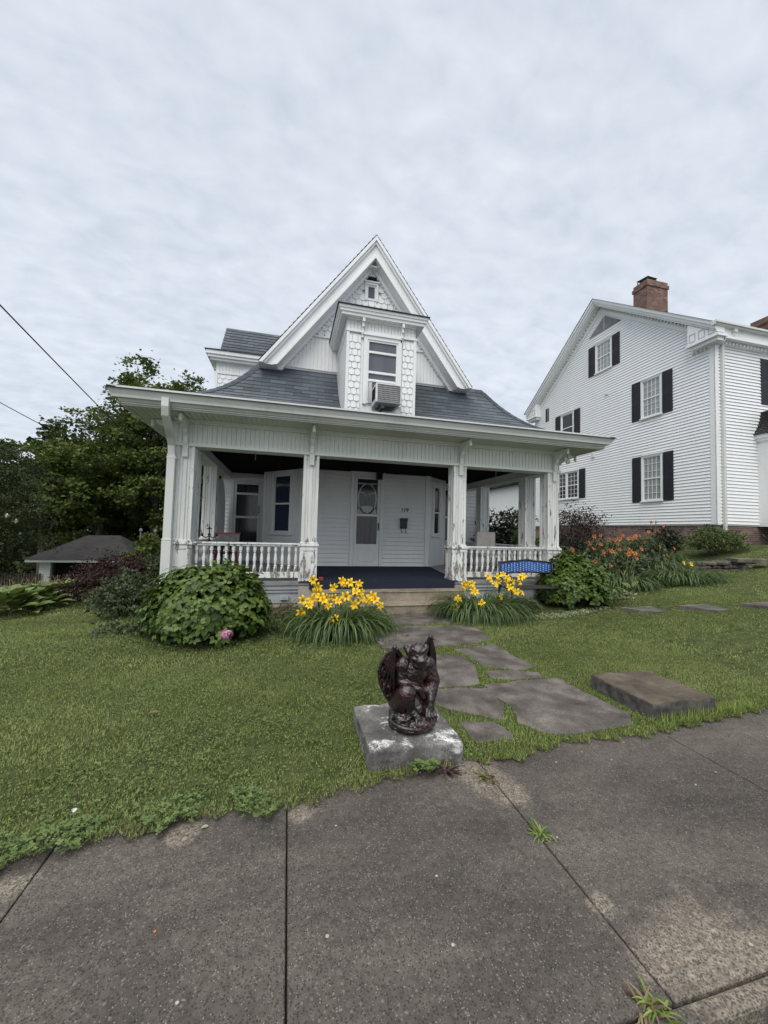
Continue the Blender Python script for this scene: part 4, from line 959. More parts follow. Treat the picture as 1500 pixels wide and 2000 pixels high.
for x in (4.22,5.48):
    mb=MB(); mb.tube([(x,7.03,.94),(x,7.0,.70),(x,6.98,.45),(x,7.05,.05)],.021,8).tube([(x,6.98,.45),(x,6.6,.43),(x,6.55,.40),(x,6.54,.05)],.02,8).tube([(x,7.0,.70),(x,6.8,.72),(x,6.6,.68),(x,6.55,.60),(x,6.58,.43)],.018,8); mb.build('end_frame','black_metal',BN,True)
mb=MB()
for i in range(5): mb.box(4.22,5.48,6.58+i*.085,6.64+i*.085,.435,.455)
mb.build('seat','dark_wood',BN,bevel=.004)
# porch furniture, left
TB=thing('side_table',(-1.35,8.45,.5),'round grey table behind the left porch railing','table')
MB().lathe([(.0,.0),(.44,.0),(.45,.012),(.44,.025),(.0,.03)],(-1.25,8.35,1.16),28).build('tabletop','tin_grey',TB)
for k in range(3):
    a=k*2.09; MB().tube([(-1.25+.12*math.cos(a),8.35+.12*math.sin(a),1.16),(-1.25+.10*math.cos(a),8.35+.10*math.sin(a),.85),(-1.25+.34*math.cos(a),8.35+.34*math.sin(a),.5)],.016,6).build('leg','black_metal',TB)
ORN=thing('candle_holder',(-1.52,8.2,1.19),'black wrought iron ornament with scroll arms standing on the grey table','ornament')
mb=MB().lathe([(.05,0),(.045,.02),(.015,.03),(.013,.12),(.03,.13),(.03,.15),(.012,.17),(.012,.24),(.022,.26),(.008,.30),(.004,.36)],(-1.52,8.2,1.19),10); mb.build('stem','black_metal',ORN,True)
mb=MB()
for s in (-1,1):
    mb.tube([(-1.52,8.2,1.30),(-1.52+s*.07,8.2,1.27),(-1.52+s*.13,8.2,1.31),(-1.52+s*.17,8.2,1.33)],.011,6); mb.tube([(-1.52+s*.13,8.2,1.30),(-1.52+s*.13,8.2,1.36)],.02,8); mb.tube([(-1.52-.05*s,8.2,1.44),(-1.52,8.2,1.47)],.010,6)
mb.build('scroll_arm','black_metal',ORN,True)
RC=thing('red_chair',(-1.15,9.2,.5),'red plastic chair standing behind the left porch railing','chair')
MB().prism([(-1.60,.98),(-1.10,.98),(-1.08,1.34),(-1.62,1.34)],-.02,.02,Fr((0,9.35,0))).build('backrest','tin_grey',RC); MB().box(-1.63,-1.07,9.32,9.40,1.33,1.36).build('top_rail','red_plastic',RC,bevel=.008)
MB().box(-1.60,-1.10,8.85,9.36,.90,.94).build('seat','red_plastic',RC,bevel=.01)
for x in (-1.58,-1.14):
    for y in (8.88,9.34): MB().tube([(x,y,.92),(x+(.03 if x>-1.3 else -.03),y,.5)],.022,8).build('leg','red_plastic',RC)
PSt=thing('plant_stand',(-1.32,7.95,.5),'black wrought iron scroll stand standing behind the left railing','plant stand')
mb=MB()
for i in range(4):
    for s in (-1,1):
        z=.58+i*.12; mb.tube([(-1.32,7.95,z),(-1.32+s*.06,7.95,z+.03),(-1.32+s*.10,7.95,z+.07),(-1.32+s*.05,7.95,z+.10),(-1.32,7.95,z+.08)],.010,6)
mb.tube([(-1.32,7.95,.5),(-1.32,7.95,1.10)],.013,6); mb.build('scrollwork','black_metal',PSt,True); MB().lathe([(.14,0),(.15,.02),(.14,.03)],(-1.32,7.95,1.09),16).build('ring','black_metal',PSt)
CH=thing('patio_chair',(4.85,8.7,.5),'beige fabric patio chair on the right side of the porch','chair')
MB().prism([(4.62,1.0),(5.12,1.0),(5.12,1.54),(4.62,1.54)],-.015,.02,Fr((0,8.75,0))).build('backrest','beige_cloth',CH,bevel=.01); MB().box(4.62,5.12,8.25,8.74,.93,.96).build('seat','beige_cloth',CH)
for x in (4.61,5.13): MB().tube([(x,8.76,1.55),(x,8.73,.95),(x,8.85,.5)],.014,8).tube([(x,8.73,.95),(x,8.25,.95),(x,8.2,.5)],.014,8).build('leg','tin_grey',CH)
for (x,y,z,l,lab) in ((-.72,8.3,3.12,.22,'thin white wind chime rod hanging from the left porch ceiling'),(5.05,8.6,3.12,.35,'thin grey chain hook hanging from the right porch ceiling')):
    t=MB().tube([(x,y,z),(x,y,z-.05),(x+.012,y,z-.07),(x,y,z-.09),(x-.012,y,z-.07)],.006,6).tube([(x,y,z-.09),(x,y,z-l)],.007,6); tag(t.build('hanging_hook','louver_grey' ),lab,'hook')
tag(MB().box(.60,.69,7.42,7.50,.515,.575).build('red_brick','red_plastic',bevel=.008),'small red block on the navy carpet beside the porch post','block')

# ---------------------------------------------------------------- the neighbouring colonial house
NH=thing('colonial_house',(19,15,1.2),'large white clapboard colonial house with black shutters and brick foundation on the right','house')
NX,NY0,NY1=14.2,9.82,19.75
YC=14.80; EZ,AZ,NS=8.92,12.85,.750
fs_=Fr((NX,0,0),(0,-1,0),(-1,0,0))          # local x = -Y
ff=Fr((0,NY0,0))
def rk(y,off=0): return AZ-off-abs(y-YC)*NS
WN=[(-12.58,-11.80,3.02,4.80,(-1,1),'glass_curtain'),(-12.58,-11.80,6.47,8.00,(-1,1),'glass_curtain'),(-15.02,-14.20,9.38,10.72,(-1,1),'glass_curtain'),(-17.42,-16.60,6.50,7.95,(-1,1),'glass_dark')]
MB().prism([(-NY1,2.0),(-NY0-.01,2.0),(-NY0-.01,rk(NY0,.35)),(-YC,AZ-.35),(-NY1,rk(NY1,.35))],0,-12,fs_).build('wall','white_siding',NH)
def side_ext(z,zt):
    def half(zz): return (AZ-.62-zz)/NS
    a0,a1=max(-NY1,-YC-half(z)),min(-NY0-.0,-YC+half(z)); b0,b1=max(-NY1,-YC-half(zt)),min(-NY0,-YC+half(zt))
    return [(a0,a1,b0,b1)] if b1>b0 else []
mb=MB(); clapboard(mb,fs_,side_ext,2.05,12.15,.1165,.020,[(w_[0],w_[1],w_[2],w_[3]) for w_ in WN]+[(-17.85,-16.25,3.45,4.8)]); mb.build('gable_siding','white_siding',NH)
mb=MB(); clapboard(mb,ff,rect_ext(NX,26),2.05,8.45,.1165,.020,[(16.86,17.7,6.47,8.02)]); mb.build('front_siding','white_siding',NH)
MB().box(-NY0-.16,-NY0+.03,.0,.034,2.02,8.4,fs_).box(NX-.034,NX+.13,.0,.036,2.02,8.4,ff).build('corner_board','white_paint',NH); MB().box(-NY1-.02,-NY1+.14,0,.034,2.02,8.2,fs_).build('corner_board','white_paint',NH)
mb=MB().box(NX+.04,26,NY0+.04,NY1-.04,.6,2.03,W0,uv=True); mb.build('brick_foundation','brick',NH)
MB().box(-12.55,-12.2,-.035,-.02,1.78,1.86,fs_).build('foundation_vent','dark_slot',NH)
# rakes with dentils
for s in (-1,1):
    ye=YC+s*5.30; P=lambda o0,o1:[(-YC,AZ-o0),(-ye,rk(ye,o0)),(-ye,rk(ye,o1)),(-YC,AZ-o1)]
    mb=MB().prism(P(-.03,.10),-.02,.46,fs_).prism(P(.10,.22),-.02,.40,fs_).prism(P(.22,.30),-.02,.34,fs_).prism(P(.38,.60),-.01,.035,fs_).prism(P(.30,.38),-.01,.02,fs_); mb.build('rake_board','white_paint',NH)
    mb=MB().prism([(-YC,rk(YC,.33)),(-(YC+s*4.7),rk(YC+s*4.7,.33)),(-(YC+s*4.7),rk(YC+s*4.7,.36)),(-YC,rk(YC,.36))],.0,.045,fs_); k=0
    while k*.135<4.6:
        y=YC+s*(.15+k*.135); z=rk(y,.345); mb.box(-y-.035,-y+.035,.02,.10,z-.045,z+.045,fs_); k+=1
    mb.build('dentil_trim','white_paint',NH)
    mb=MB(); L_=math.hypot(1,NS); sl=0; y=5.42; 
    while y>0:
        y1=max(y-.14/L_,0); a=(YC+s*y); b=(YC+s*y1); z0=AZ+.03-y*NS; z1=AZ+.03-y1*NS
        mb.quad((NX-.50,a,z0+.012),(26,a,z0+.012),(26,b,z1),(NX-.50,b,z1),[(0,sl),(12,sl),(12,sl+.14),(0,sl+.14)]); y=y1; sl+=.14
    mb.build('roof','roof_shingles',NH)
# cornice returns
for (y0,y1) in ((9.42,10.50),(19.2,20.12)):
    MB().box(13.80,14.24,y0,y1,8.42,8.50).prism([(y0+.05,8.50),(y1-.02,8.50),(y1-.02,rk(y1-.02,.32)),(y0+.05,rk(y0+.05,.32))],13.86,14.24,Fr((0,0,0),(0,1,0),(1,0,0))).box(13.90,14.24,y0+.08,y1-.1,8.30,8.42).build('cornice_return','white_paint',NH)
    mb=MB()
    for k in range(3): a=y0+.14+k*.32; mb.box(13.852,13.862,a,a+.22,8.56,8.60).box(13.852,13.862,a,a+.22,8.84,8.88).box(13.852,13.862,a,a+.03,8.60,8.84).box(13.852,13.862,a+.19,a+.22,8.60,8.84)
    mb.build('return_panels','louver_grey',NH)
mb=MB().box(NX-.3,26,9.50,9.84,8.42,8.50).box(NX-.3,26,9.56,9.84,8.50,8.78).box(NX,26,9.72,9.82,8.30,8.42); mb.build('front_cornice','white_paint',NH)
mb=MB(); 
for k in range(60): x=NX+.12+k*.17; mb.box(x,x+.085,9.66,9.72,8.31,8.40)
for k in range(5): y=9.9+k*.14; mb.box(14.08,14.16,y,y+.07,8.24,8.31)
mb.build('front_dentils','white_paint',NH)
mb=MB().prism([(9.40,8.92),(9.40,8.86),(9.44,8.78),(9.56,8.78),(9.56,8.92)],NX-.5,26,Fr((0,0,0),(0,1,0),(1,0,0))); mb.build('gutter','gutter_white',NH)
mb=MB().box(14.62,14.76,9.45,9.56,8.66,8.80); mb.tube([(14.69,9.5,8.70),(14.66,9.55,8.55),(14.50,9.72,8.36),(14.46,9.75,8.22)],.05,8); mb.box(14.41,14.51,9.71,9.79,1.5,8.26).box(14.40,14.52,9.70,9.80,6.3,6.33).box(14.40,14.52,9.70,9.80,4.0,4.03); mb.build('downspout','gutter_white',NH)
def shutters(parent,fr,x0,x1,z0,z1,sides=(-1,1),gap=.10,w=.40):
    for s in sides:
        a=x0-gap-w if s<0 else x1+gap; mb=MB().box(a,a+w,.012,.045,z0-.05,z1+.08,fr); 
        for (zz0,zz1) in ((z0,(z0+z1)/2-.04),((z0+z1)/2+.04,z1)):
            mb.box(a,a+.06,.045,.055,zz0,zz1,fr).box(a+w-.06,a+w,.045,.055,zz0,zz1,fr)
            z=zz0+.04
            while z<zz1-.04: mb.box(a+.06,a+w-.06,.045,.050,z,z+.025,fr); z+=.05
        mb.build('shutter','shutter_black',parent)
for x0,x1,z0,z1,sd,gl in WN:
    window(NH,fs_,x0,x1,z0,z1,gl,.07,'white_paint',bars=(4,3) if gl!='glass_dark' else None,mid=(z0+z1)/2,depth=.055); shutters(NH,fs_,x0,x1,z0,z1,sd)
window(NH,fs_,-17.0,-16.25,3.45,4.80,'glass_lace',.05,'white_paint',bars=(3,3),mid=4.12,depth=.055); window(NH,fs_,-17.85,-17.10,3.45,4.80,'glass_lace',.05,'white_paint',bars=(3,3),mid=4.12,depth=.058)
shutters(NH,fs_,-17.85,-16.25,3.45,4.80,(-1,1))
MB().box(-18.75,-18.62,.02,.05,8.0,8.75,fs_).box(-18.56,-18.50,.02,.05,8.0,8.75,fs_).build('narrow_shutter','shutter_black',NH)
window(NH,ff,16.86,17.7,6.47,8.02,'glass_curtain',.07,'white_paint',bars=(4,3),mid=7.24,depth=.055); shutters(NH,ff,16.86,17.7,6.47,8.02)
# triangular vent
P=[(-15.50,11.30),(-13.62,11.26),(-14.55,11.98)]; fv=MB().prism(P,.02,.035,fs_); fv.build('gable_vent','dark_slot',NH)
mb=MB(); k=0
while 11.30+k*.06<11.93:
    z=11.30+k*.06; hw=.93*(1-(z-11.28)/.70); mb.add([fs_(-14.56-hw,.06,z),fs_(-14.56+hw,.06,z),fs_(-14.56+hw*.94,.038,z+.045),fs_(-14.56-hw*.94,.038,z+.045)],[(0,1,2,3)]); k+=1
mb.box(-14.57,-14.53,.04,.065,11.28,11.95,fs_); mb.build('vent_louvers','louver_grey',NH)
for y,z,h in ((15.25,5.30,.22),(14.42,8.10,.12)): MB().box(-y-.09,-y+.09,.02,.08,z,z+h,fs_).build('utility_box','white_plastic',NH)
# chimneys
def chimney(x0,x1,y0,y1,z0,z1,cap,lab):
    mb=MB().box(x0,x1,y0,y1,z0,z1-.30,W0,uv=True).box(x0-.04,x1+.04,y0-.04,y1+.04,z1-.30,z1-.15,W0,uv=True).box(x0,x1,y0,y1,z1-.15,z1,W0,uv=True); o=mb.build('chimney','chimney_brick',NH); o['label']=lab
    if cap:
        mb=MB().add([(x0+.1,y0+.05,z1+.18),(x0+.65,y0+.05,z1+.15),(x0+.65,y1-.05,z1+.24),(x0+.1,y1-.05,z1+.27)],[(0,1,2,3)])
        for a in (x0+.14,x0+.6):
            for b in (y0+.1,y1-.1): mb.box(a-.015,a+.015,b-.015,b+.015,z1,z1+.2)
        mb.box(x0+.12,x0+.64,y0+.08,y1-.08,z1,z1+.05); mb.build('flue_cap','black_metal',o)
chimney(15.0,16.15,13.05,13.75,11.0,12.98,True,'left brick chimney with a black metal flue cap'); chimney(19.8,20.8,11.5,12.2,9.0,11.25,False,'right brick chimney at the picture edge')
# front bay with black flared roof
mb=MB().box(16.12,18.4,9.05,9.82,2.0,5.02); mb.build('bay','white_paint',NH)
mb=MB()
for x in (16.16,16.72,17.4): mb.box(x,x+.10,9.02,9.05,2.1,4.95)
mb.box(16.1,18.4,9.0,9.05,4.90,5.02).box(16.05,18.5,8.92,9.82,5.02,5.12).box(16.0,18.5,8.84,9.82,5.12,5.24).box(16.26,18,9.03,9.05,2.9,2.98).build('bay_trim','white_paint',NH)
mb=MB(); pr=[(0,5.25),(.18,5.50),(.32,5.80),(.40,6.12)]
for (d0,z0),(d1,z1) in zip(pr[:-1],pr[1:]):
    for j in range(3):
        u0,u1=j/3,(j+1)/3; da,db=d0+(d1-d0)*u0,d0+(d1-d0)*u1; za,zb=z0+(z1-z0)*u0,z0+(z1-z0)*u1
        mb.quad((15.93+da,8.78+da,za+.02),(18.6,8.78+da,za+.02),(18.6,8.78+db,zb),(15.93+db,8.78+db,zb)); mb.quad((15.93+da,8.78+da,za+.02),(15.93+da,9.83,za+.02),(15.93+db,9.83,zb),(15.93+db,8.78+db,zb)); mb.quad((15.93+da,8.78+da,za),(18.6,8.78+da,za),(18.6,8.78+da,za+.02),(15.93+da,8.78+da,za+.02))
mb.box(16.33,18.5,9.18,9.83,6.08,6.13); mb.build('bay_roof','black_metal' if False else 'garage_shingles',NH)
MB().tube([(16.3,9.80,1.72),(16.2,9.72,1.70),(16.5,9.74,1.50),(16.9,9.72,1.36),(17.3,9.70,1.30)],.018,6).build('garden_hose','skirt_grey',NH)
# rear wing seen through the porch
fr2=Fr((14.7,0,0),(0,-1,0),(-1,0,0)); MB().box(14.72,20,19.9,31,.5,4.9).build('rear_wing_wall','white_siding',NH)
mb=MB(); clapboard(mb,fr2,rect_ext(-31,-19.85),1.4,4.8,.117,.02); mb.build('rear_wing_siding','white_siding',NH)
MB().box(14.35,14.72,19.9,31,4.8,4.95).add([(14.3,19.8,4.95),(14.3,31,4.95),(18,31,7.2),(18,19.8,7.2)],[(0,1,2,3)]).build('rear_wing_roof','roof_shingles',NH)
MB().tube([(14.42,27.5,4.85),(14.42,27.4,4.6),(14.62,27.2,4.3),(14.64,27.2,1.5)],.06,8).build('rear_downspout','gutter_white',NH)

# ---------------------------------------------------------------- garage, fence and a distant roof on the left
GA=thing('garage',(-12.5,31,-3.2),'low open-fronted garage with a dark hip roof below the lawn on the left','garage')
gx0,gx1,gyf=-15.3,-10.4,29.0
MB().box(gx0,gx0+.6,gyf,gyf+.2,-3.6,-1.05).box(gx0,gx0+.2,gyf,33,-3.6,-1.05).box(gx0,gx1,32.8,33,-3.6,-1.05).box(gx1-.2,gx1,gyf,33,-3.6,-1.05).build('wall','porch_siding',GA)
mb=MB(); clapboard(mb,Fr((0,gyf,0)),rect_ext(gx0,gx0+.6),-3.4,-1.05,.14,.02); mb.build('siding','porch_siding',GA)
MB().box(gx0-.5,gx1+.5,gyf-.55,gyf-.45,-1.05,-.88).box(gx0-.5,gx0-.42,gyf-.5,33.5,-1.05,-.88).box(gx0-.45,gx1+.5,gyf-.45,33.5,-1.05,-1.0).build('eave_board','gutter_white',GA)
mb=MB(); e=[(gx0-.55,gyf-.6,-.86),(gx1+.55,gyf-.6,-.86),(gx1+.55,33.6,-.86),(gx0-.55,33.6,-.86)]; r0,r1=(-13.6,31,.64),(-11.6,31,.66)
mb.add([e[0],e[1],r1,r0],[(0,1,2,3)],[[(0,0),(8.4,0),(5,4.2),(3.4,4.2)]]).add([e[1],e[2],r1],[(0,1,2)],[[(0,0),(8,0),(4,4.2)]]).add([e[2],e[3],r0,r1],[(0,1,2,3)],[[(0,0),(8.4,0),(5,4.2),(3.4,4.2)]]).add([e[3],e[0],r0],[(0,1,2)],[[(0,0),(8,0),(4,4.2)]]); mb.add(e,[(0,1,2,3)])
mb.build('roof','garage_shingles',GA)
MB().box(gx0+.2,gx1-.2,32.5,32.78,-3.6,-1.1).box(gx0+.2,gx1-.2,gyf+.1,32.5,-3.6,-3.3).build('interior_shade','dark_slot',GA)  # back and floor coloured near black in place of interior shade
MB().box(gx0+.62,gx1-.2,gyf+.6,gyf+.7,-3.6,-1.1).build('opening_shade','dark_slot',GA)  # dark sheet across the opening, standing in for the shade inside
for k in range(4):
    MB().tube([(gx0+1.0+k*.5,29.3,-3.2),(gx0+.8+k*.6,29.5,-1.6)],.05,6).build('leaning_board','dark_wood',GA)
plain('fence_wood',(.10,.085,.07),.85,.1,.4,8)
FN=thing('wooden_fence',(-18,28.6,-3.4),'weathered wooden board fence left of the garage','fence')
mb=MB()
for k in range(60): x=-22+k*.115; y=26.2+k*.045; z=float(H(x,y)); mb.box(x,x+.10,y,y+.02,z,z+1.15+.03*math.sin(k*1.7))
mb.build('boards','fence_wood',FN)
for x_,t_ in ((-10.6,31.2),(-9.9,32)): MB().lathe([(.05,0),(.05,.45),(.12,.46),(.10,.60),(.02,.66)],(x_+.2,t_,.55 if x_<-10 else .5),8).build('roof_vent','tin_grey',GA)

# ---------------------------------------------------------------- power lines
def sag(a,b,s,r,name,lab,group='power lines in the sky'):
    a=Vector(a);b=Vector(b); pts=[a.lerp(b,i/24)+Vector((0,0,-s*4*(i/24)*(1-i/24))) for i in range(25)]
    tag(MB().tube(pts,r,5).build(name,'cable',None,True),lab,'cable',group)
sag((-5.59,6.5,6.10),(-6.3,20,4.50),.05,.016,'power_line','thick dark twisted service cable crossing the sky at the upper left')
sag((-18.45,26,9.45),(-18.75,39,8.68),.05,.028,'power_line','thin lower utility wire meeting the treetops on the left')

# ---------------------------------------------------------------- foliage builders
def rdir(n,r=rng):
    v=r.normal(size=(n,3)); return unit(v)
def lobes_points(lobes,n,r=rng,shell=.55,flat=1.0):
    """points in the outer part of ellipsoid lobes [(cx,cy,cz,rx,ry,rz)]; returns P, outward dir"""
    L=np.array(lobes,float); w_=(L[:,3]*L[:,4]*L[:,5])**.7; k=r.choice(len(L),n,p=w_/w_.sum()); d=rdir(n,r)
    rad=(shell+(1-shell)*r.random(n)**.6)[:,None]; rad*= (1+.10*r.normal(size=(n,1)))
    return L[k,:3]+d*L[k,3:6]*rad, d, k
def foliage(name,parent,lobes,n,size,mat,T=LEAF,shell=.55,droop=.2,r=rng,up=.5,clump=None,sv=.3,keep=None):
    P,d,k=lobes_points(lobes,n,r,shell)
    if clump:   # pull leaves towards clump centres to open gaps
        m=max(8,n//clump); C_,dc,_=lobes_points(lobes,m,r,shell); j=r.integers(0,m,n); sp=np.array(lobes)[:,3].mean()*.21
        P=C_[j]+r.normal(size=(n,3))*sp*np.array([1,1,.55]); d=unit(dc[j]+.6*rdir(n,r)); tb=r.random(m)[j]
    else: tb=r.random(len(lobes))[k]
    B=unit(d+rdir(n,r)*.7+np.array([0,0,-droop])); U=unit(d*.4+np.array([0,0,up])+rdir(n,r)*.45)
    A,B,Cc=frames(B,U); sz=size*(1+sv*r.normal(size=n)).clip(.4,1.8)
    tint=(.45*r.random(n)+.55*tb)
    if keep is not None: q=keep(P); P,A,B,Cc,sz,tint=P[q],A[q],B[q],Cc[q],sz[q],tint[q]
    return instances(name,T,P,A,B,Cc,sz,tint,mat,parent)
def tree(base,hgt,crown_c,crown_r,nl,n,size,mat,lab,seed,trunk_r=.25,group=None,clump=80,cat='tree',name='deciduous_tree',lobe=.38,limbs=9,shell=.3):
    r=np.random.default_rng(seed); t=thing(name,base,lab,cat,group); c=np.array(crown_c); R_=np.array(crown_r)
    d=rdir(nl,r); rad=(.30+.62*r.random(nl)**.7)[:,None]; lc=c+d*R_*rad; lr=(R_*lobe)*(.7+.6*r.random((nl,1)))*np.array([1,1,.8])
    lob=[tuple(a)+tuple(b) for a,b in zip(lc,lr)]
    foliage('crown',t,lob,n,size,mat,CARD if size>.16 else LEAF,shell,.25,r,.6,clump)
    mb=MB(); top=Vector((float(c[0]),float(c[1]),float(c[2]+R_[2]*.35))); b=Vector(base)-Vector((0,0,.3)); pts=[b.lerp(top,i/6)+Vector((.12*math.sin(i*2+seed),.12*math.cos(i*1.7+seed),0))*(i>0)*trunk_r*3 for i in range(7)]
    mb.tube(pts,[trunk_r*(1.15-.85*i/6) for i in range(7)],9)
    for i in range(min(limbs,nl)):
        q=Vector(lc[i]); s=pts[2+i%4]; mid=s.lerp(q,.5)+Vector((0,0,.10*hgt*.3)); mb.tube([s,mid,q],[trunk_r*.42,trunk_r*.28,trunk_r*.08],6)
    mb.build('trunk','bark',t,True); return t
def Zg(x,y): return float(H(x,y))
tg='trees beyond the garage on the left'
tree((-17.9,34,Zg(-17.9,34)),12,(-17.9,34,4.1),(3.6,3,5.0),34,22000,.17,'tree_leaf_light','light green rounded tree left of the tallest tree, behind the garage',11,.28,tg)
tree((-17.2,41,Zg(-17,41)),17,(-16.6,41,7.2),(5.0,3.5,7.8),46,34000,.175,'tree_leaf','tallest dark tree in the middle of the wood behind the garage',12,.36,tg,shell=.2)
tree((-10.6,36,Zg(-10.6,36)),16,(-11.4,36,7.2),(4.6,3.5,8.2),46,34000,.17,'tree_leaf_light','tall yellowish green tree rising above the left end of the porch gutter',13,.33,tg)
tree((-7.6,38,Zg(-8,38)),17,(-8.6,38,8.6),(3.4,3,7.0),30,22000,.17,'tree_leaf','tree whose top shows just above the porch gutter, seen between the left porch posts',14,.3,tg)
tree((-15.6,24,Zg(-15.6,24)),9,(-15.6,24,1.9),(2.9,2.4,4.5),46,36000,.095,'tree_leaf_dark','dark magnolia tree with a few white blossoms at the left edge of the picture',15,.2,None,60,name='magnolia_tree')
tree((-23,44,Zg(-23,44)),15,(-23.5,44,4.4),(6,4,7.4),26,8000,.34,'tree_leaf_dark','dark tree filling the far left behind the magnolia',16,.3,tg)
tree((-14,48,Zg(-14,48)),13,(-14.5,47,2.0),(7,4,6.5),30,9000,.36,'tree_leaf_dark','broad dark tree closing the gap behind the two tall trees',17,.3,tg)
tree((-6,50,Zg(-6,50)),15,(-5.5,48,3.0),(6.5,4,8),30,9000,.36,'tree_leaf_dark','dark tree seen through the left side of the porch',18,.3,tg)
tree((-9.2,27,Zg(-9,27)),4,(-8.6,27,-.1),(1.5,1.2,1.3),14,3500,.15,'tree_leaf_light','small bright green tree behind the red maple, left of the downspout',19,.09,None,40,name='young_tree')
r_=np.random.default_rng(3); lob=[]
for i in range(46): x=-33+i*.68; y=42+3*math.sin(i*1.3); z=Zg(x,y); lob.append((x,y,z+1.3+1.2*r_.random(),1.6,1.5,1.9+1.2*r_.random()))
o=foliage('underbrush',None,lob,16000,.33,'tree_leaf_dark',CARD,.2,.2,r_,.6); tag(o,kind='stuff')
mg=[o for o in bpy.data.objects if o.name.startswith('magnolia_tree')][0]
for k,(x,y,z) in enumerate([(-13.0,21.9,1.75),(-12.75,22.1,1.5),(-13.6,21.5,-1.6),(-14.2,21.4,.9)]):
    n=14; d=rdir(n,r_); A,B,Cc=frames(d,np.tile([0,0,1.],(n,1))+.1); instances('blossom',LEAF,np.tile([x,y,z],(n,1))+0.,A,B,Cc,np.full(n,.13),r_.random(n),'white_petal',mg)

def shrub(name,c,rad,nl,n,size,mat,lab,cat,seed,T=LEAF,twigs=10,shell=.6,clump=None,droop=.1,up=.4,group=None,lobe=.42,dome=True,sv=.3,stem='bark'):
    r=np.random.default_rng(seed); z=Zg(c[0],c[1]); t=thing(name,(c[0],c[1],z),lab,cat,group); C_=np.array([c[0],c[1],z+c[2]]); R_=np.array(rad)
    d=rdir(nl,r); d[:,2]=np.abs(d[:,2])*1.0-.15 if dome else d[:,2]; lc=C_+d*R_*(.35+.35*r.random((nl,1))); lr=R_*lobe*(.8+.4*r.random((nl,1)))
    lob=[tuple(a)+tuple(b) for a,b in zip(lc,lr)]
    foliage('foliage',t,lob,n,size,mat,T,shell,droop,r,up,clump,sv,keep=lambda P:P[:,2]>H(P[:,0],P[:,1])+.02)
    mb=MB()
    for i in range(twigs):
        q=Vector(lc[i%nl]); s=Vector((c[0]+.1*math.cos(i*2.4)*rad[0],c[1]+.1*math.sin(i*2.4)*rad[1],z-.03)); mb.tube([s,s.lerp(q,.5)+Vector((.05*rad[0],0,-.05)),q],[.014,.010,.004],5)
    mb.build('stems',stem,t,True); return t
# hydrangeas: overlapping big leaves on a dome, in rosettes
def hydrangea(name,c,rad,nro,lab,seed,size=.13):
    r=np.random.default_rng(seed); z=Zg(c[0],c[1]); t=thing(name,(c[0],c[1],z),lab,'shrub')
    d=rdir(nro,r); d[:,2]=np.where(d[:,2]<-.1,-d[:,2],d[:,2]); bump=1+.10*np.sin(d[:,0:1]*5+seed)*np.cos(d[:,1:2]*4)+.05*r.normal(size=(nro,1))
    P0=np.array([c[0],c[1],z+c[2]])+d*np.array(rad)*bump*(.70+.30*r.random((nro,1))**.35)
    P=[];B=[];U=[];Tn=[];Sz=[]
    for i in range(nro):
        axis_=unit((d[i]+np.array([0,0,.55])+.25*r.normal(size=3))[None])[0]; a,b,cc=frames(axis_[None],np.array([[.3,.9,.1]])); a=a[0];cc=cc[0]; tt=r.random()
        for j in range(6):
            th=j*math.pi/3*1.0+(.5 if j>=3 else 0)+r.random()*.4+i; out=a*math.cos(th)+cc*math.sin(th); lev=.35 if j<3 else -.15
            P.append(P0[i]+out*.015-axis_*(0 if j<3 else .03)); B.append(out+axis_*lev+np.array([0,0,-.25])); U.append(axis_); Tn.append(.25*r.random()+.5*tt+(.25 if j<3 else 0)); Sz.append(size*(.62 if j<3 else 1.0)*(.8+.4*r.random()))
    P=np.array(P);A,B,Cc=frames(np.array(B),np.array(U)); q=P[:,2]>z+.03
    instances('foliage',OVAL,P[q],A[q],B[q],Cc[q],np.array(Sz)[q],np.array(Tn)[q],'hydrangea_leaf',t,True)
    mb=MB()
    for i in range(26):
        a=i*2.4; rr=.25+.6*((i*.37)%1); q_=Vector((c[0]+rad[0]*rr*math.cos(a),c[1]+rad[1]*rr*math.sin(a),z+c[2]*.9+.2)); s=Vector((c[0]+.2*math.cos(a),c[1]+.2*math.sin(a),z-.02)); mb.tube([s,s.lerp(q_,.6)+Vector((0,0,.05)),q_],[.008,.006,.004],5)
    mb.build('stems','bark',t); return t
HY=hydrangea('hydrangea_bush',(-1.00,5.62,.20),(.80,.70,.78),960,'large bright green hydrangea with one pink bloom in front of the left railing',5,.098)
hydrangea('hydrangea_bush',(5.90,6.92,.18),(.70,.68,.88),900,'dark green hydrangea without blooms at the right corner of the porch',9,.098)
# pink bloom
r_=np.random.default_rng(8); n=150; d=rdir(n,r_); Pc=np.array([-.68,4.98,.19]); Pb=Pc+d*np.array([.075,.06,.058])*(.8+.3*r_.random((n,1))); A,B,Cc=frames(np.cross(d,rdir(n,r_)),d)
instances('bloom',([(0,-.5,0),(.5,0,.1),(0,.5,0),(-.5,0,.1)],[(0,1,2),(0,2,3)]),Pb,A,B,Cc,np.full(n,.034),r_.random(n),'pink_petal',HY)
MB().tube([(-.66,5.04,.13),(-.60,5.06,.06),(-.62,5.12,.02)],.004,5).build('bloom_stalk','bark',HY)

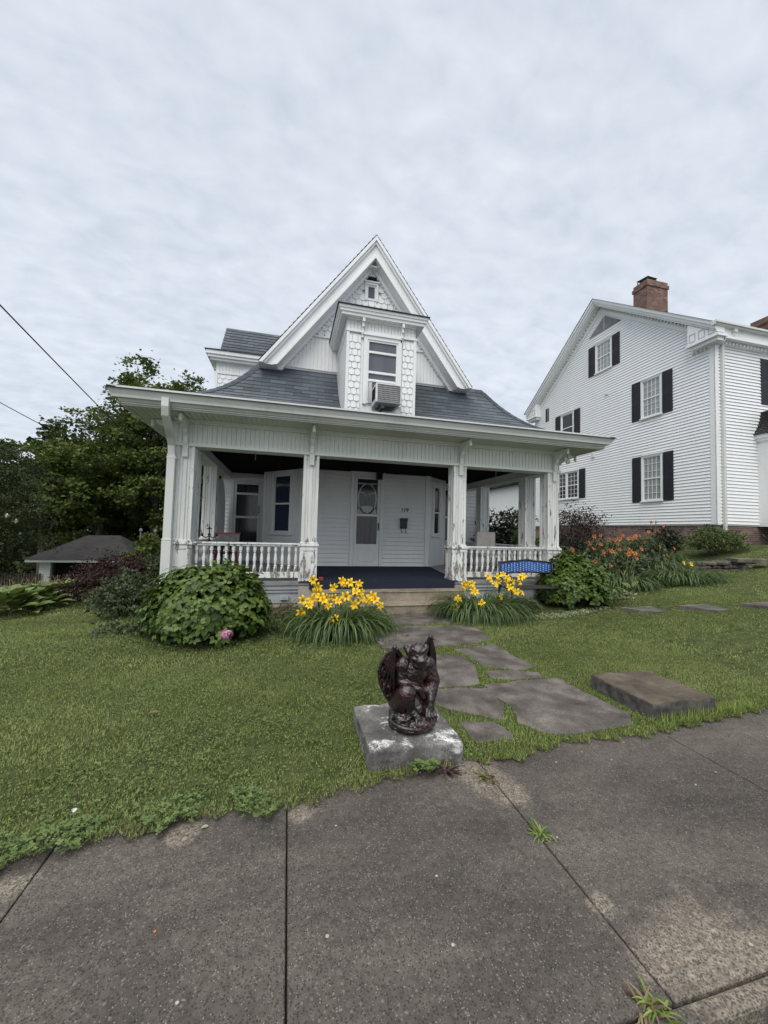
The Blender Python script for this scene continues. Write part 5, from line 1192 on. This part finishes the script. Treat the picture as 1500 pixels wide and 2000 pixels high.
def daylily(name,c,rad,nb,blen,flowers,petal,fsz,lab,seed,group,width=.011,mat='lily_blade',fh=(.45,.7),cat='daylily'):
    r=random.Random(seed); z=Zg(c[0],c[1]); t=thing(name,(c[0],c[1],z),lab,cat,group); sp=[]
    for i in range(nb):
        a=r.uniform(0,2*math.pi); q=math.sqrt(r.random()); x=c[0]+math.cos(a)*q*rad[0]*.42; y=c[1]+math.sin(a)*q*rad[1]*.42
        sp.append(((x,y,z-.01),a+r.gauss(0,.35),blen*r.uniform(.65,1.2),R(r.uniform(52,84)),r.uniform(1.9,3.2),width*r.uniform(.7,1.15),r.random()))
    ribbon_set('leaves',sp,mat,t)
    base=None; mb=MB()
    for i,(fx,fy,fz,face) in enumerate(flowers):
        zz=z+fz; sx=c[0]+(fx-c[0])*.45; sy=c[1]+(fy-c[1])*.45
        mb.tube([(sx,sy,z),(sx+(fx-sx)*.35,sy+(fy-sy)*.35,z+fz*.6),(fx,fy+.02,zz-.03)],[.005,.0045,.004],5)
        if base is None:
            V,K,F,Tn=star_flower(fsz,seed); base=np_mesh('flower',V,K,F,Tn,petal,None,True); base.parent=t; f=base
        else: f=base.copy(); COL.objects.link(f); f.parent=t
        f.location=(fx-c[0],fy-c[1],zz-z); dv=Vector((math.sin(face)*.9,-math.cos(face),r.uniform(-.05,.8))); f.rotation_euler=(dv.to_track_quat('Z','Y')@__import__('mathutils').Quaternion((0,0,1),r.uniform(0,6))).to_euler(); s=r.uniform(.8,1.12); f.scale=(s,s,s)
        if i%2==0:   # buds on the same stalk
            for k in range(2): b=Vector((fx+r.uniform(-.05,.05),fy+.02,zz+r.uniform(-.06,.05))); mb.tube([b-Vector((0,0,.03)),b,b+Vector((r.uniform(-.02,.02),-.01,.045))],[.004,.009,.003],6)
    mb.build('flower_stalks',mat if False else 'stalk_green',t,True); return t
plain('stalk_green',(.11,.14,.04),.6,.2,.3,20)
def at(x,y,Y):     # a picture position of the photograph turned into metres at distance Y (used once, to read off flower positions)
    v=cr*((x-750)/F_PX)-cu*((y-1000)/F_PX)+cf; k=Y/v.y; return (v.x*k,Y,1.5+v.z*k)
rr_=random.Random(4)
FL1=[(455,1265),(500,1330),(655,1340),(740,1270),(820,1290),(905,1310),(870,1370),(930,1385),(360,1460),(450,1455),(540,1430),(595,1445),(660,1440),(425,1515),(605,1520),(860,1500),(935,1450),(1030,1425),(1110,1515),(345,1585),(670,1640),(490,1375),(780,1425),(1000,1455),(905,1385),(520,1450),(700,1480),(1045,1460),(765,1285)]
fl=[]
for zx,zy in FL1:
    px_,py_=520+zx*.2,1080+(zy-1000)*.2+0
    fl.append((px_,py_))
def mk(list_px,Y0,c,spread=.35):
    out=[]
    for i,(x,y) in enumerate(list_px):
        Y=Y0+rr_.uniform(-.1,.25)-.25*max(0,(y-1150)/100); X,_,Z=at(x,y,Y); out.append((X,Y,max(.12,Z-Zg(c[0],c[1])),rr_.uniform(-.7,.7)))
    return out
LC=(.78,5.62); zc_=lambda zx,zy:(520+zx*.2,1080+zy*.2)
lily1=[zc_(*q) for q in [(455,265),(505,335),(655,340),(740,275),(820,290),(905,310),(870,375),(930,385),(360,465),(450,455),(540,430),(595,445),(665,440),(425,515),(605,520),(862,505),(935,450),(1030,425),(1112,515),(343,585),(670,640),(495,385),(780,425),(1000,460),(560,460),(700,470),(1060,455),(765,300),(905,300)]]
daylily('daylily_clump',LC,(1.05,.8),700,.88,mk(lily1,5.42,LC),'yellow_petal',.072,'yellow daylily clump on the left of the steps, the one with more blooms',21,'yellow daylilies beside the steps',.0105)
z2_=lambda zx,zy:(840+zx*.2533,820+zy*.2533)
RC_=(3.42,6.2)
lily2=[z2_(*q) for q in [(280,1260),(330,1300),(325,1265),(215,1380),(400,1415),(450,1210),(520,1205),(600,1220),(505,1270),(545,1365),(650,1310),(720,1205),(640,1250),(710,1335),(690,1255),(195,1450),(590,1235),(470,1240),(560,1190),(615,1290),(270,1280),(345,1325),(530,1245),(665,1325),(700,1215)]]
daylily('daylily_clump',RC_,(1.5,.85),720,.86,mk(lily2,6.05,RC_),'yellow_petal',.072,'yellow daylily clump on the right of the steps, in front of the blue bench',22,'yellow daylilies beside the steps',.0105)
# orange daylilies and border plants towards the neighbour
z7=lambda zx,zy:(1060+zx*.29333,960+zy*.29333)
OG='orange daylilies in the border between the houses'
ora=[([(330,300),(345,350),(325,340),(415,295),(365,350),(300,380),(215,390)],8.6,(7.62,8.75),'orange daylily clump nearest the porch corner post'),
([(470,325),(500,290),(530,315),(590,290),(480,350),(510,385),(545,300),(400,415),(350,385)],8.8,(8.6,8.9),'orange daylily clump with dense blooms under the twiggy purple shrub'),
([(610,295),(650,310),(680,330),(665,300),(630,320),(580,300),(640,345)],9.3,(9.8,9.4),'orange daylily clump in the middle, in front of the brick foundation'),
([(625,400),(650,385),(580,420),(650,415),(600,445),(500,500),(320,465)],7.6,(8.0,7.7),'orange daylily clump low in front of the others, beside the hydrangea'),
([(760,200),(700,205),(745,265),(800,265),(855,275),(825,305),(830,230)],9.6,(11.2,9.6),'tall orange daylily clump reaching the white siding, left of the rounded green bush'),
([(805,370),(890,380),(845,505)],8.2,(9.9,8.3),'orange daylily clump with three blooms above the stacked stones')]
for i,(pts_,Y,c,lab) in enumerate(ora):
    fl=[]
    for q in pts_:
        X,_,Z=at(*z7(*q),Y+rr_.uniform(-.2,.2)); fl.append((X,Y,max(.2,Z-Zg(*c)),rr_.uniform(-.8,.8)))
    for _ in range(len(fl)//2): X=c[0]+rr_.uniform(-.7,.7); fl.append((X,Y+rr_.uniform(-.25,.3),rr_.uniform(.55,.95)*(max(f_[2] for f_ in fl[:3])),rr_.uniform(-.8,.8)))
    daylily('orange_daylily',c,(1.7,1.2),480,.88,fl,'orange_petal',.064,lab,40+i,OG,.013)
fl=[(at(*z7(990,555),7.2)[0],7.2,.42,0),(at(*z7(955,560),7.2)[0],7.25,.45,.3)]
daylily('yellow_daylily',(9.45,7.3),(1.7,1.1),560,.70,fl,'yellow_petal',.055,'low grassy daylily clump with a single yellow bloom in front of the stacked stone edge',50,None,.011,'lily_blade')
# shrubs
shrub('barberry_bush',(8.55,9.9,1.25),(1.05,.85,.85),40,6500,.05,'barberry_leaf','twiggy dark purple barberry bush in front of the white gable wall','shrub',60,twigs=40,shell=.2,clump=14,dome=False,sv=.4,lobe=.5)
bt=MB(); r_=random.Random(5)
for i in range(90):
    a=r_.uniform(0,6.28); e=r_.uniform(.2,1.25); L=r_.uniform(1.0,1.75); z=Zg(8.55,9.9); s=Vector((8.55,9.9,z+.2)); q=s+Vector((math.cos(a)*math.cos(e)*L*.85,math.sin(a)*math.cos(e)*L*.7,math.sin(e)*L)); m_=s.lerp(q,.6)+Vector((0,0,.12)); bt.tube([s,m_,q],[.012,.007,.002],4)
bo=[o for o in bpy.data.objects if o.name.startswith('barberry_bush')][0]; bt.build('twigs','bark',bo)
shrub('lilac_shrub',(6.95,11.6,1.15),(1.15,.9,1.25),30,6500,.085,'dark_shrub_leaf','dark leafy shrub seen between the right porch posts','shrub',61,twigs=18,shell=.3,clump=22,dome=False,sv=.35)
shrub('dark_shrub',(8.2,9.1,.45),(.9,.6,.62),16,3000,.07,'dark_shrub_leaf','low dark shrub under the purple barberry','shrub',62)
shrub('leafy_plant',(7.15,8.6,.40),(.50,.45,.55),14,1100,.095,'shrub_leaf','pale green leafy plant just right of the corner porch post','plant',63,T=OVAL)
shrub('leafy_plant',(7.25,10.4,.75),(.65,.5,.75),14,2200,.08,'hydrangea_leaf','fresh green shrub seen between the middle and corner posts','plant',64)
shrub('rounded_bush',(13.0,9.05,.42),(1.12,.60,.50),34,9000,.055,'boxwood_leaf','rounded yellow-green evergreen bush by the neighbour house corner','shrub',65,clump=30,shell=.45)
shrub('rounded_bush',(16.3,8.9,.35),(.8,.6,.45),18,3500,.06,'boxwood_leaf','small green bush at the right picture edge under the bay window','shrub',66)
shrub('dark_shrub',(16.9,9.0,1.0),(.45,.35,.4),10,900,.07,'dark_shrub_leaf','thin dark twiggy shrub against the bay at the right edge','shrub',67,shell=.2)
shrub('red_flowering_shrub',(11.7,9.5,.5),(.7,.4,.6),14,1800,.07,'dark_shrub_leaf','dark upright shrub left of the rounded evergreen bush','shrub',68)
shrub('viburnum_shrub',(-2.62,7.35,.28),(.62,.50,.56),26,5200,.052,'shrub_leaf','grey-green small-leaved shrub left of the white downspout','shrub',69,clump=20,shell=.4)
shrub('viburnum_shrub',(-2.30,7.9,.55),(.34,.34,.62),14,1900,.05,'shrub_leaf','grey-green small-leaved shrub directly behind the downspout','shrub',70,clump=20)
shrub('japanese_maple',(-3.55,9.9,.45),(1.30,.95,.80),34,15000,.048,'maple_leaf','low weeping dark red Japanese maple left of the porch','tree',71,T=LEAF,clump=35,droop=.7,shell=.45)
shrub('weed_patch',(-2.0,5.9,.05),(.65,.4,.15),10,700,.05,'shrub_leaf','straggly weeds at the left foot of the big hydrangea','weeds',72,T=LEAF,twigs=6)
shrub('low_flowering_plant',(.02,6.35,.10),(.40,.3,.30),12,900,.035,'brown_leaf','brownish dying perennial between the hydrangea and the left daylilies','plant',73,shell=.2,twigs=24)
shrub('small_green_plant',(.0,5.8,.05),(.45,.25,.14),10,900,.035,'clover','low green ground plants at the foot of the brown perennial','plant',74)
shrub('variegated_plant',(7.05,6.9,.04),(.55,.4,.14),12,1300,.05,'variegated_leaf','variegated pale-leaved ground plant right of the hydrangea','plant',75)
shrub('dark_perennial',(4.4,6.6,.05),(.6,.3,.22),12,900,.045,'dark_shrub_leaf','dark low foliage under the blue bench','plant',76)
def hosta(c,lab,seed,size=.27,nl=52,group='hostas along the lawn edge on the left'):
    r=np.random.default_rng(seed); z=Zg(*c); t=thing('hosta',(c[0],c[1],z),lab,'hosta',group); a=r.random(nl)*6.28; q=r.random(nl)
    B=np.stack([np.cos(a),np.sin(a),.15+.9*(1-q)],-1); P=np.array([c[0],c[1],z])+np.stack([np.cos(a)*.40*q,np.sin(a)*.40*q,.06+.27*(1-q)],-1)
    A,B,Cc=frames(B,np.tile([0,0,1.],(nl,1))+.2*rdir(nl,r)); instances('leaves',OVAL,P,A,B,Cc,size*(.7+.5*r.random(nl)),r.random(nl),'hosta_leaf',t,True)
    mb=MB()
    for i in range(3): aa=i*2.1+seed; mb.tube([(c[0],c[1],z),(c[0]+.12*math.cos(aa),c[1]+.12*math.sin(aa),z+.45),(c[0]+.2*math.cos(aa),c[1]+.2*math.sin(aa),z+.62)],[.006,.005,.004],5)
    mb.build('flower_stalk','brown_stalk',t)
plain('brown_stalk',(.22,.17,.11),.8,.1)
HL=['leftmost hosta of the row at the left picture edge']+['hosta number %s from the left in the row along the left lawn edge'%w_ for w_ in ('two','three','four','five','six','seven','eight','nine','ten','eleven','twelve','thirteen')]+['last hosta of the row, beside the dark red maple']
for i in range(14):
    u=i/13; x=-5.1-.95*u+ (.12 if i%2 else -.12); y=9.1+5.0*u if False else 9.2+.0*u
    x=-4.85-.55*u+.08*math.sin(i*2); y=8.1+4.1*u
    hosta((x,y),HL[i],80+i)
for k,(x_,y_,h_,lab) in enumerate(((8.0,8.6,.45,'dark leafy filler plant among the left orange daylilies'),(9.2,9.3,.5,'dark leafy filler plant behind the dense orange blooms'),(10.4,9.3,.5,'dark leafy filler plant left of the brick foundation vent'),(9.0,8.2,.3,'dark leafy plant behind the low orange daylilies'))): shrub('border_plant',(x_,y_,h_),(.85,.5,.5),16,2600,.075,'shrub_leaf',lab,'plant',110+k)
hosta((6.95,6.45),'small blue-green hosta right of the right hydrangea',99,.16,16,None)
# stacked stone edging
SG=thing('stacked_stone_edge',(10.2,8.1,.5),'low dry stacked dark stone edging between the flower border and the lawn','stone edging')
r_=random.Random(9); mb=MB()
for i in range(30):
    for k in range(3):
        u=i/30; x=9.0+2.5*u+r_.uniform(-.04,.04); y=9.4-2.2*u; z=Zg(x,y)-.04+k*.095; L=r_.uniform(.13,.24); P=[(x+dx*L+r_.uniform(-.03,.03),y+dy*.13+r_.uniform(-.03,.03)) for dx,dy in ((-.5,-1),(.5,-1.1),(.62,0),(.5,1),(-.5,1),(-.6,0))]
        mb.slab(P,z,z+r_.uniform(.06,.09))
mb.slab([(11.0,7.15),(11.9,7.0),(12.05,7.3),(11.2,7.55)],Zg(11.3,7.3)+.20,Zg(11.3,7.3)+.30).build('stones','stacked_rock',SG,bevel=.012)

# ---------------------------------------------------------------- lawn
def in_poly(x,y,P):
    c=np.zeros(len(x),bool); n=len(P)
    for i in range(n):
        (x0,y0),(x1,y1)=P[i],P[(i+1)%n]
        with np.errstate(divide='ignore',invalid='ignore'): c^=((y0>y)!=(y1>y))&(x<(x1-x0)*(y-y0)/(y1-y0+1e-12)+x0)
    return c
BEDS=[[(-2.02,7.3),(6.0,7.3),(6.4,18),(-2.02,18)],[(.5,6.5),(3.5,6.5),(3.5,7.4),(.5,7.4)],[(6.9,7.2),(9.2,6.9),(9.0,9.3),(14.2,9.0),(14.2,20),(6.0,20),(6.2,7.6)],
      [(-2.2,6.1),(-.3,5.2),(.3,5.6),(.3,7.4),(-2.2,7.4)],[(.3,5.15),(1.3,5.1),(1.5,6.6),(.3,6.6)],[(2.9,5.75),(4.1,5.75),(6.6,6.2),(6.6,7.4),(2.9,7.4)],[(12,8.6),(20,8.3),(20,10),(12,10)]]
def lawn_ok(x,y,beds=True,m=0.0):
    k=y>edge(x)+.0
    for P in FP: k&=~in_poly(x,y,P)
    for a in (PED,BLK): k&=~((x>a[0]-m)&(x<a[1]+m)&(y>a[2]-m)&(y<a[3]+m))
    if beds:
        for P in BEDS: k&=~in_poly(x,y,P)
    return k
def grass(name,n,box,hgt,wid,mat,seed,extra=None,T=BLADE,lean=.5,patch=True,beds=True,tb=0):
    r=np.random.default_rng(seed); x=r.uniform(box[0],box[1],n); y=r.uniform(box[2],box[3],n); k=lawn_ok(x,y,beds)
    # inside the picture only
    v=np.stack([x,y,H(x,y)-1.5],-1); d=v@np.array(cf); u=v@np.array(cr)/d; w_=v@np.array(cu)/d; k&=(d>.3)&(abs(u)<1.12)&(w_>-1.45)
    if extra is not None: k&=extra(x,y,r)
    x,y=x[k],y[k]; n=len(x); a=r.random(n)*6.28; le=lean*r.random(n)+.1
    B=np.stack([np.cos(a)*le,np.sin(a)*le,np.ones(n)],-1); A,B,Cc=frames(B,np.stack([-np.cos(a),-np.sin(a),np.zeros(n)],-1)*1.0+1e-3)
    pl=np.sin(x*.9+1.1*np.sin(y*.8))*np.sin(y*1.2+.7); pn=.5+.5*np.sin(x*2.1+1.3*np.sin(y*1.7))*np.sin(y*2.7+np.sin(x*1.1)); h=hgt*(.35+.9*r.random(n))*(.8+.4*pn)
    sz=np.stack([np.full(n,wid)*(.7+.6*r.random(n)),h,h],-1); tint=.72*r.random(n)**1.3+.22*pn+.08+.13*pl+.10*np.sin(x*7.3+y*3)*np.sin(y*8.1-x*4)+tb+.10*ss(4,9,y)
    return instances(name,T,np.stack([x,y,H(x,y)-.004],-1),A,B,Cc,sz,tint,mat,None)
pat_=lambda x,y:np.sin(x*2.9+y*1.1+2)+np.sin(y*3.9-x*2.6)+.6*np.sin(x*8+y*6.1)
g=grass('grass',230000,(-2.6,5.0,1.95,4.4),.024,.0052,'grass_blade',1,lean=3.2); tag(g,kind='stuff')
g=grass('grass',250000,(-5.5,9.0,4.4,8.2),.027,.0078,'grass_blade',2,lean=3.0); tag(g,kind='stuff')
g=grass('grass',190000,(-12,16,8.2,15),.034,.013,'grass_blade',3,lean=2.6); tag(g,kind='stuff')
g=grass('grass',70000,(5,15,2.6,9.5),.030,.011,'grass_blade',4,lean=2.6); tag(g,kind='stuff')
g=grass('dry_grass',26000,(-3.5,5.5,2.0,6.5),.030,.0042,'brown_leaf',8,lambda x,y,r:r.random(len(x))<.35+.65*(pat_(x,y)>.4),lean=2.6); tag(g,kind='stuff')
g=grass('broad_grass',30000,(-3.5,5.5,2.0,6.5),.040,.0085,'tall_grass',9,lambda x,y,r:r.random(len(x))<.2+.8*(pat_(y*1.3,x*1.7)>.6),lean=1.9,tb=-.1); tag(g,kind='stuff')
def flakes(n,box,size,seed,mat,z=.022):
    r=np.random.default_rng(seed); x=r.uniform(box[0],box[1],n); y=r.uniform(box[2],box[3],n); k=lawn_ok(x,y)
    v=np.stack([x,y,H(x,y)-1.5],-1); d=v@np.array(cf); k&=(abs(v@np.array(cr)/d)<1.12)&(v@np.array(cu)/d>-1.45); x,y=x[k],y[k]; n=len(x)
    U=unit(np.stack([.6*r.normal(size=n),.6*r.normal(size=n),np.ones(n)],-1)); a=r.random(n)*6.28; A,B,Cc=frames(np.stack([np.cos(a),np.sin(a),.25*r.normal(size=n)],-1),U)
    sz=size*(.5+.9*r.random(n)); g=instances('clover',LEAF,np.stack([x,y,H(x,y)+z*(.2+1.0*r.random(n))],-1),A,B,Cc,sz,r.random(n)**1.4,mat,None); tag(g,kind='stuff')
flakes(52000,(-2.6,5.0,1.95,4.4),.013,51,'lawn_weed'); flakes(60000,(-5.5,9.0,4.4,8.2),.019,52,'lawn_weed')
# long grass in the flagstone gaps, around the plinth, the slab and the sidewalk edge
def near_path(x,y,r):
    g=((x>1.2)&(x<3.0)&(y<5.9)); j=np.zeros(len(x),bool)
    for P in FP[:8]:
        P_=np.array(P); dd=np.min(np.hypot(x[:,None]-P_[None,:,0],y[:,None]-P_[None,:,1]),1); j|=dd<.085
    b=((x>1.2)&(x<4.6)&(y<edge(x)+.18)); s=((x>BLK[0]-.1)&(x<BLK[1]+.25)&(y<BLK[2]+.02)&(y>edge(x)-.03)); p_=(np.abs(x-.85)<.42)&(np.abs(y-2.66)<.42)&(x>.0)
    return (g&j&(r.random(len(x))<.65))|(b&(r.random(len(x))<.75))|s|(p_&(r.random(len(x))<.22))
g=grass('tall_grass',80000,(.3,5.0,2.1,5.9),.042,.0058,'tall_grass',5,near_path,lean=2.6,tb=.18); tag(g,kind='stuff')
g=grass('tall_grass',60000,(.3,5.0,2.1,5.9),.024,.0090,'tall_grass',55,near_path,T=LEAF,lean=5.0,tb=.1); tag(g,kind='stuff')
g=grass('tall_grass',2600,(2.85,4.1,2.40,2.62),.10,.0065,'tall_grass',6,lambda x,y,r:(y<BLK[2]+.03)&(y>edge(x)+.03)&(r.random(len(x))<.35+.65*np.clip((x-2.95)/.5,0,1)),lean=3.0,tb=.15); tag(g,kind='stuff')
g=grass('dry_grass',14000,(-1.6,4.6,1.95,2.6),.040,.0038,'brown_leaf',7,lambda x,y,r:(y<edge(x)+.06)&(r.random(len(x))<.9),lean=3.5); tag(g,kind='stuff')
def clovers(n,box,size,seed,f,mat='clover',z=.035):
    r=np.random.default_rng(seed); x=r.uniform(box[0],box[1],n); y=r.uniform(box[2],box[3],n); k=f(x,y,r)
    for a in (PED,BLK): k&=~((x>a[0])&(x<a[1])&(y>a[2])&(y<a[3]))
    x,y=x[k],y[k]; n=len(x); U=unit(np.stack([.35*r.normal(size=n),.35*r.normal(size=n),np.ones(n)],-1)); a=r.random(n)*6.28; B=np.stack([np.cos(a),np.sin(a),np.zeros(n)],-1); A,B,Cc=frames(B,U)
    g=instances('clover',CLOVER,np.stack([x,y,H(x,y)+z*(.4+.8*r.random(n))],-1),A,B,Cc,size*(.6+.7*r.random(n)),r.random(n),mat,None); tag(g,kind='stuff')
pat=lambda x,y:np.sin(x*3.1+y*1.3)+np.sin(y*4.3-x*2.2+1)+.6*np.sin(x*9+y*7)
clovers(15000,(-2.4,1.3,2.0,4.4),.009,31,lambda x,y,r:(y>edge(x)-.03)&(pat(x,y)+.7*(y<edge(x)+.35)-.35*y+.6>r.normal(size=len(x))*.4)&lawn_ok(x,y))
clovers(6500,(-1.6,.6,1.98,2.6),.0145,32,lambda x,y,r:(y>edge(x)-.05)&(y<edge(x)+.15)&(pat(x*1.7,y)>-.5+1.6*np.clip(x+.5,0,1)+.5*np.sin(x*13))&(r.random(len(x))<.7),z=.045)
clovers(150,(.70,1.05,2.23,2.36),.022,33,lambda x,y,r:(np.hypot(x-.87,(y-2.29)*1.4)<.085),z=.05)
clovers(3500,(-3,.6,4.7,5.6),.013,34,lambda x,y,r:(np.abs(y-(5.15-.10*x))<.33)&(r.random(len(x))<.6),z=.05)
clovers(2500,(2.6,6.9,5.5,6.6),.013,35,lambda x,y,r:(np.abs(y-(5.35+.19*(x-2.6)))<.25)&(r.random(len(x))<.6),z=.05)
# weeds in the sidewalk joints
def tuft(c,n,L,lab,seed,mat='tall_grass',w_=.004):
    r=random.Random(seed); t=thing('weed_tuft',(c[0],c[1],0),lab,'weed','weeds growing in the sidewalk joints'); sp=[((c[0]+r.gauss(0,.012),c[1]+r.gauss(0,.012),-.01),r.uniform(0,6.28),L*r.uniform(.5,1.2),R(r.uniform(10,60)),r.uniform(.6,1.8),w_,r.random()) for i in range(n)]
    ribbon_set('blades',sp,mat,t,5)
tuft((1.28,1.72),38,.085,'small green weed tuft growing in the middle of the sidewalk joint',1)
tuft((1.20,1.035),46,.075,'green and straw weed tuft at the curb end of the sidewalk joint',2); tuft((1.16,1.04),30,.07,'straw-coloured dead grass beside the tuft at the curb',3,'brown_leaf')
tuft((1.24,2.17),60,.085,'dry brown weed tuft where the sidewalk joint meets the lawn',4,'brown_leaf'); tuft((1.22,2.20),24,.08,'few green blades among the dry tuft in front of the plinth',5)
tuft((1.02,2.28),46,.11,'reddish brown dead weed at the front right foot of the plinth',6,'barberry_leaf',.006)
# small litter on the lawn and the sidewalk
def scrap(x,y,s,mat,lab,name='fallen_leaf',seed=0,z=None):
    r=np.random.default_rng(seed); zz=(float(H(x,y))+.035 if y>edge(x) else .004) if z is None else z; a=r.random()*6.28
    B=np.array([[math.cos(a),math.sin(a),.1]]); A,B,Cc=frames(B,np.array([[.1,.1,1.]])); tag(instances(name,OVAL,np.array([[x,y,zz]]),A,B,Cc,np.array([s]),np.array([.6]),mat,None),lab,'leaf')
scrap(-.92,3.35,.075,'brown_leaf','tan fallen leaf on the lawn left of the statue',seed=1); scrap(-.42,1.62,.014,'orange_petal','tiny orange-red leaf on the left sidewalk slab',seed=2)
scrap(1.65,5.15,.07,'brown_leaf','dry leaf on the wide flagstone near the left daylilies',seed=3); scrap(1.95,4.93,.06,'orange_petal','fallen yellow-orange petal on the wide flagstone',seed=4)
scrap(-1.0,2.32,.035,'white_petal','white scrap lying in the grass at the lower left','litter',5); scrap(-.33,2.12,.035,'variegated_leaf','yellow-green blade lying on the sidewalk edge','fallen_leaf',6)
scrap(4.3,5.0,.06,'brown_leaf','pale fallen leaf on the right lawn','fallen_leaf',7)
r_=random.Random(12)
# white gravel under the right hydrangea
rg=np.random.default_rng(5); n=1500; x=rg.normal(4.9,.7,n); y=6.15+.16*(x-4.9)+rg.normal(0,.09,n); d=rdir(n,rg); A,B,Cc=frames(d,rdir(n,rg))
g=instances('gravel',([(-.5,-.4,0),(.5,-.3,.1),(.1,.6,0),(0,0,.5)],[(0,1,3),(1,2,3),(2,0,3),(0,1,2)]),np.stack([x,y,H(x,y)+.015],-1),A,B,Cc,.022*(.6+.8*rg.random(n)),rg.random(n),'variegated_leaf',None); tag(g,kind='stuff')
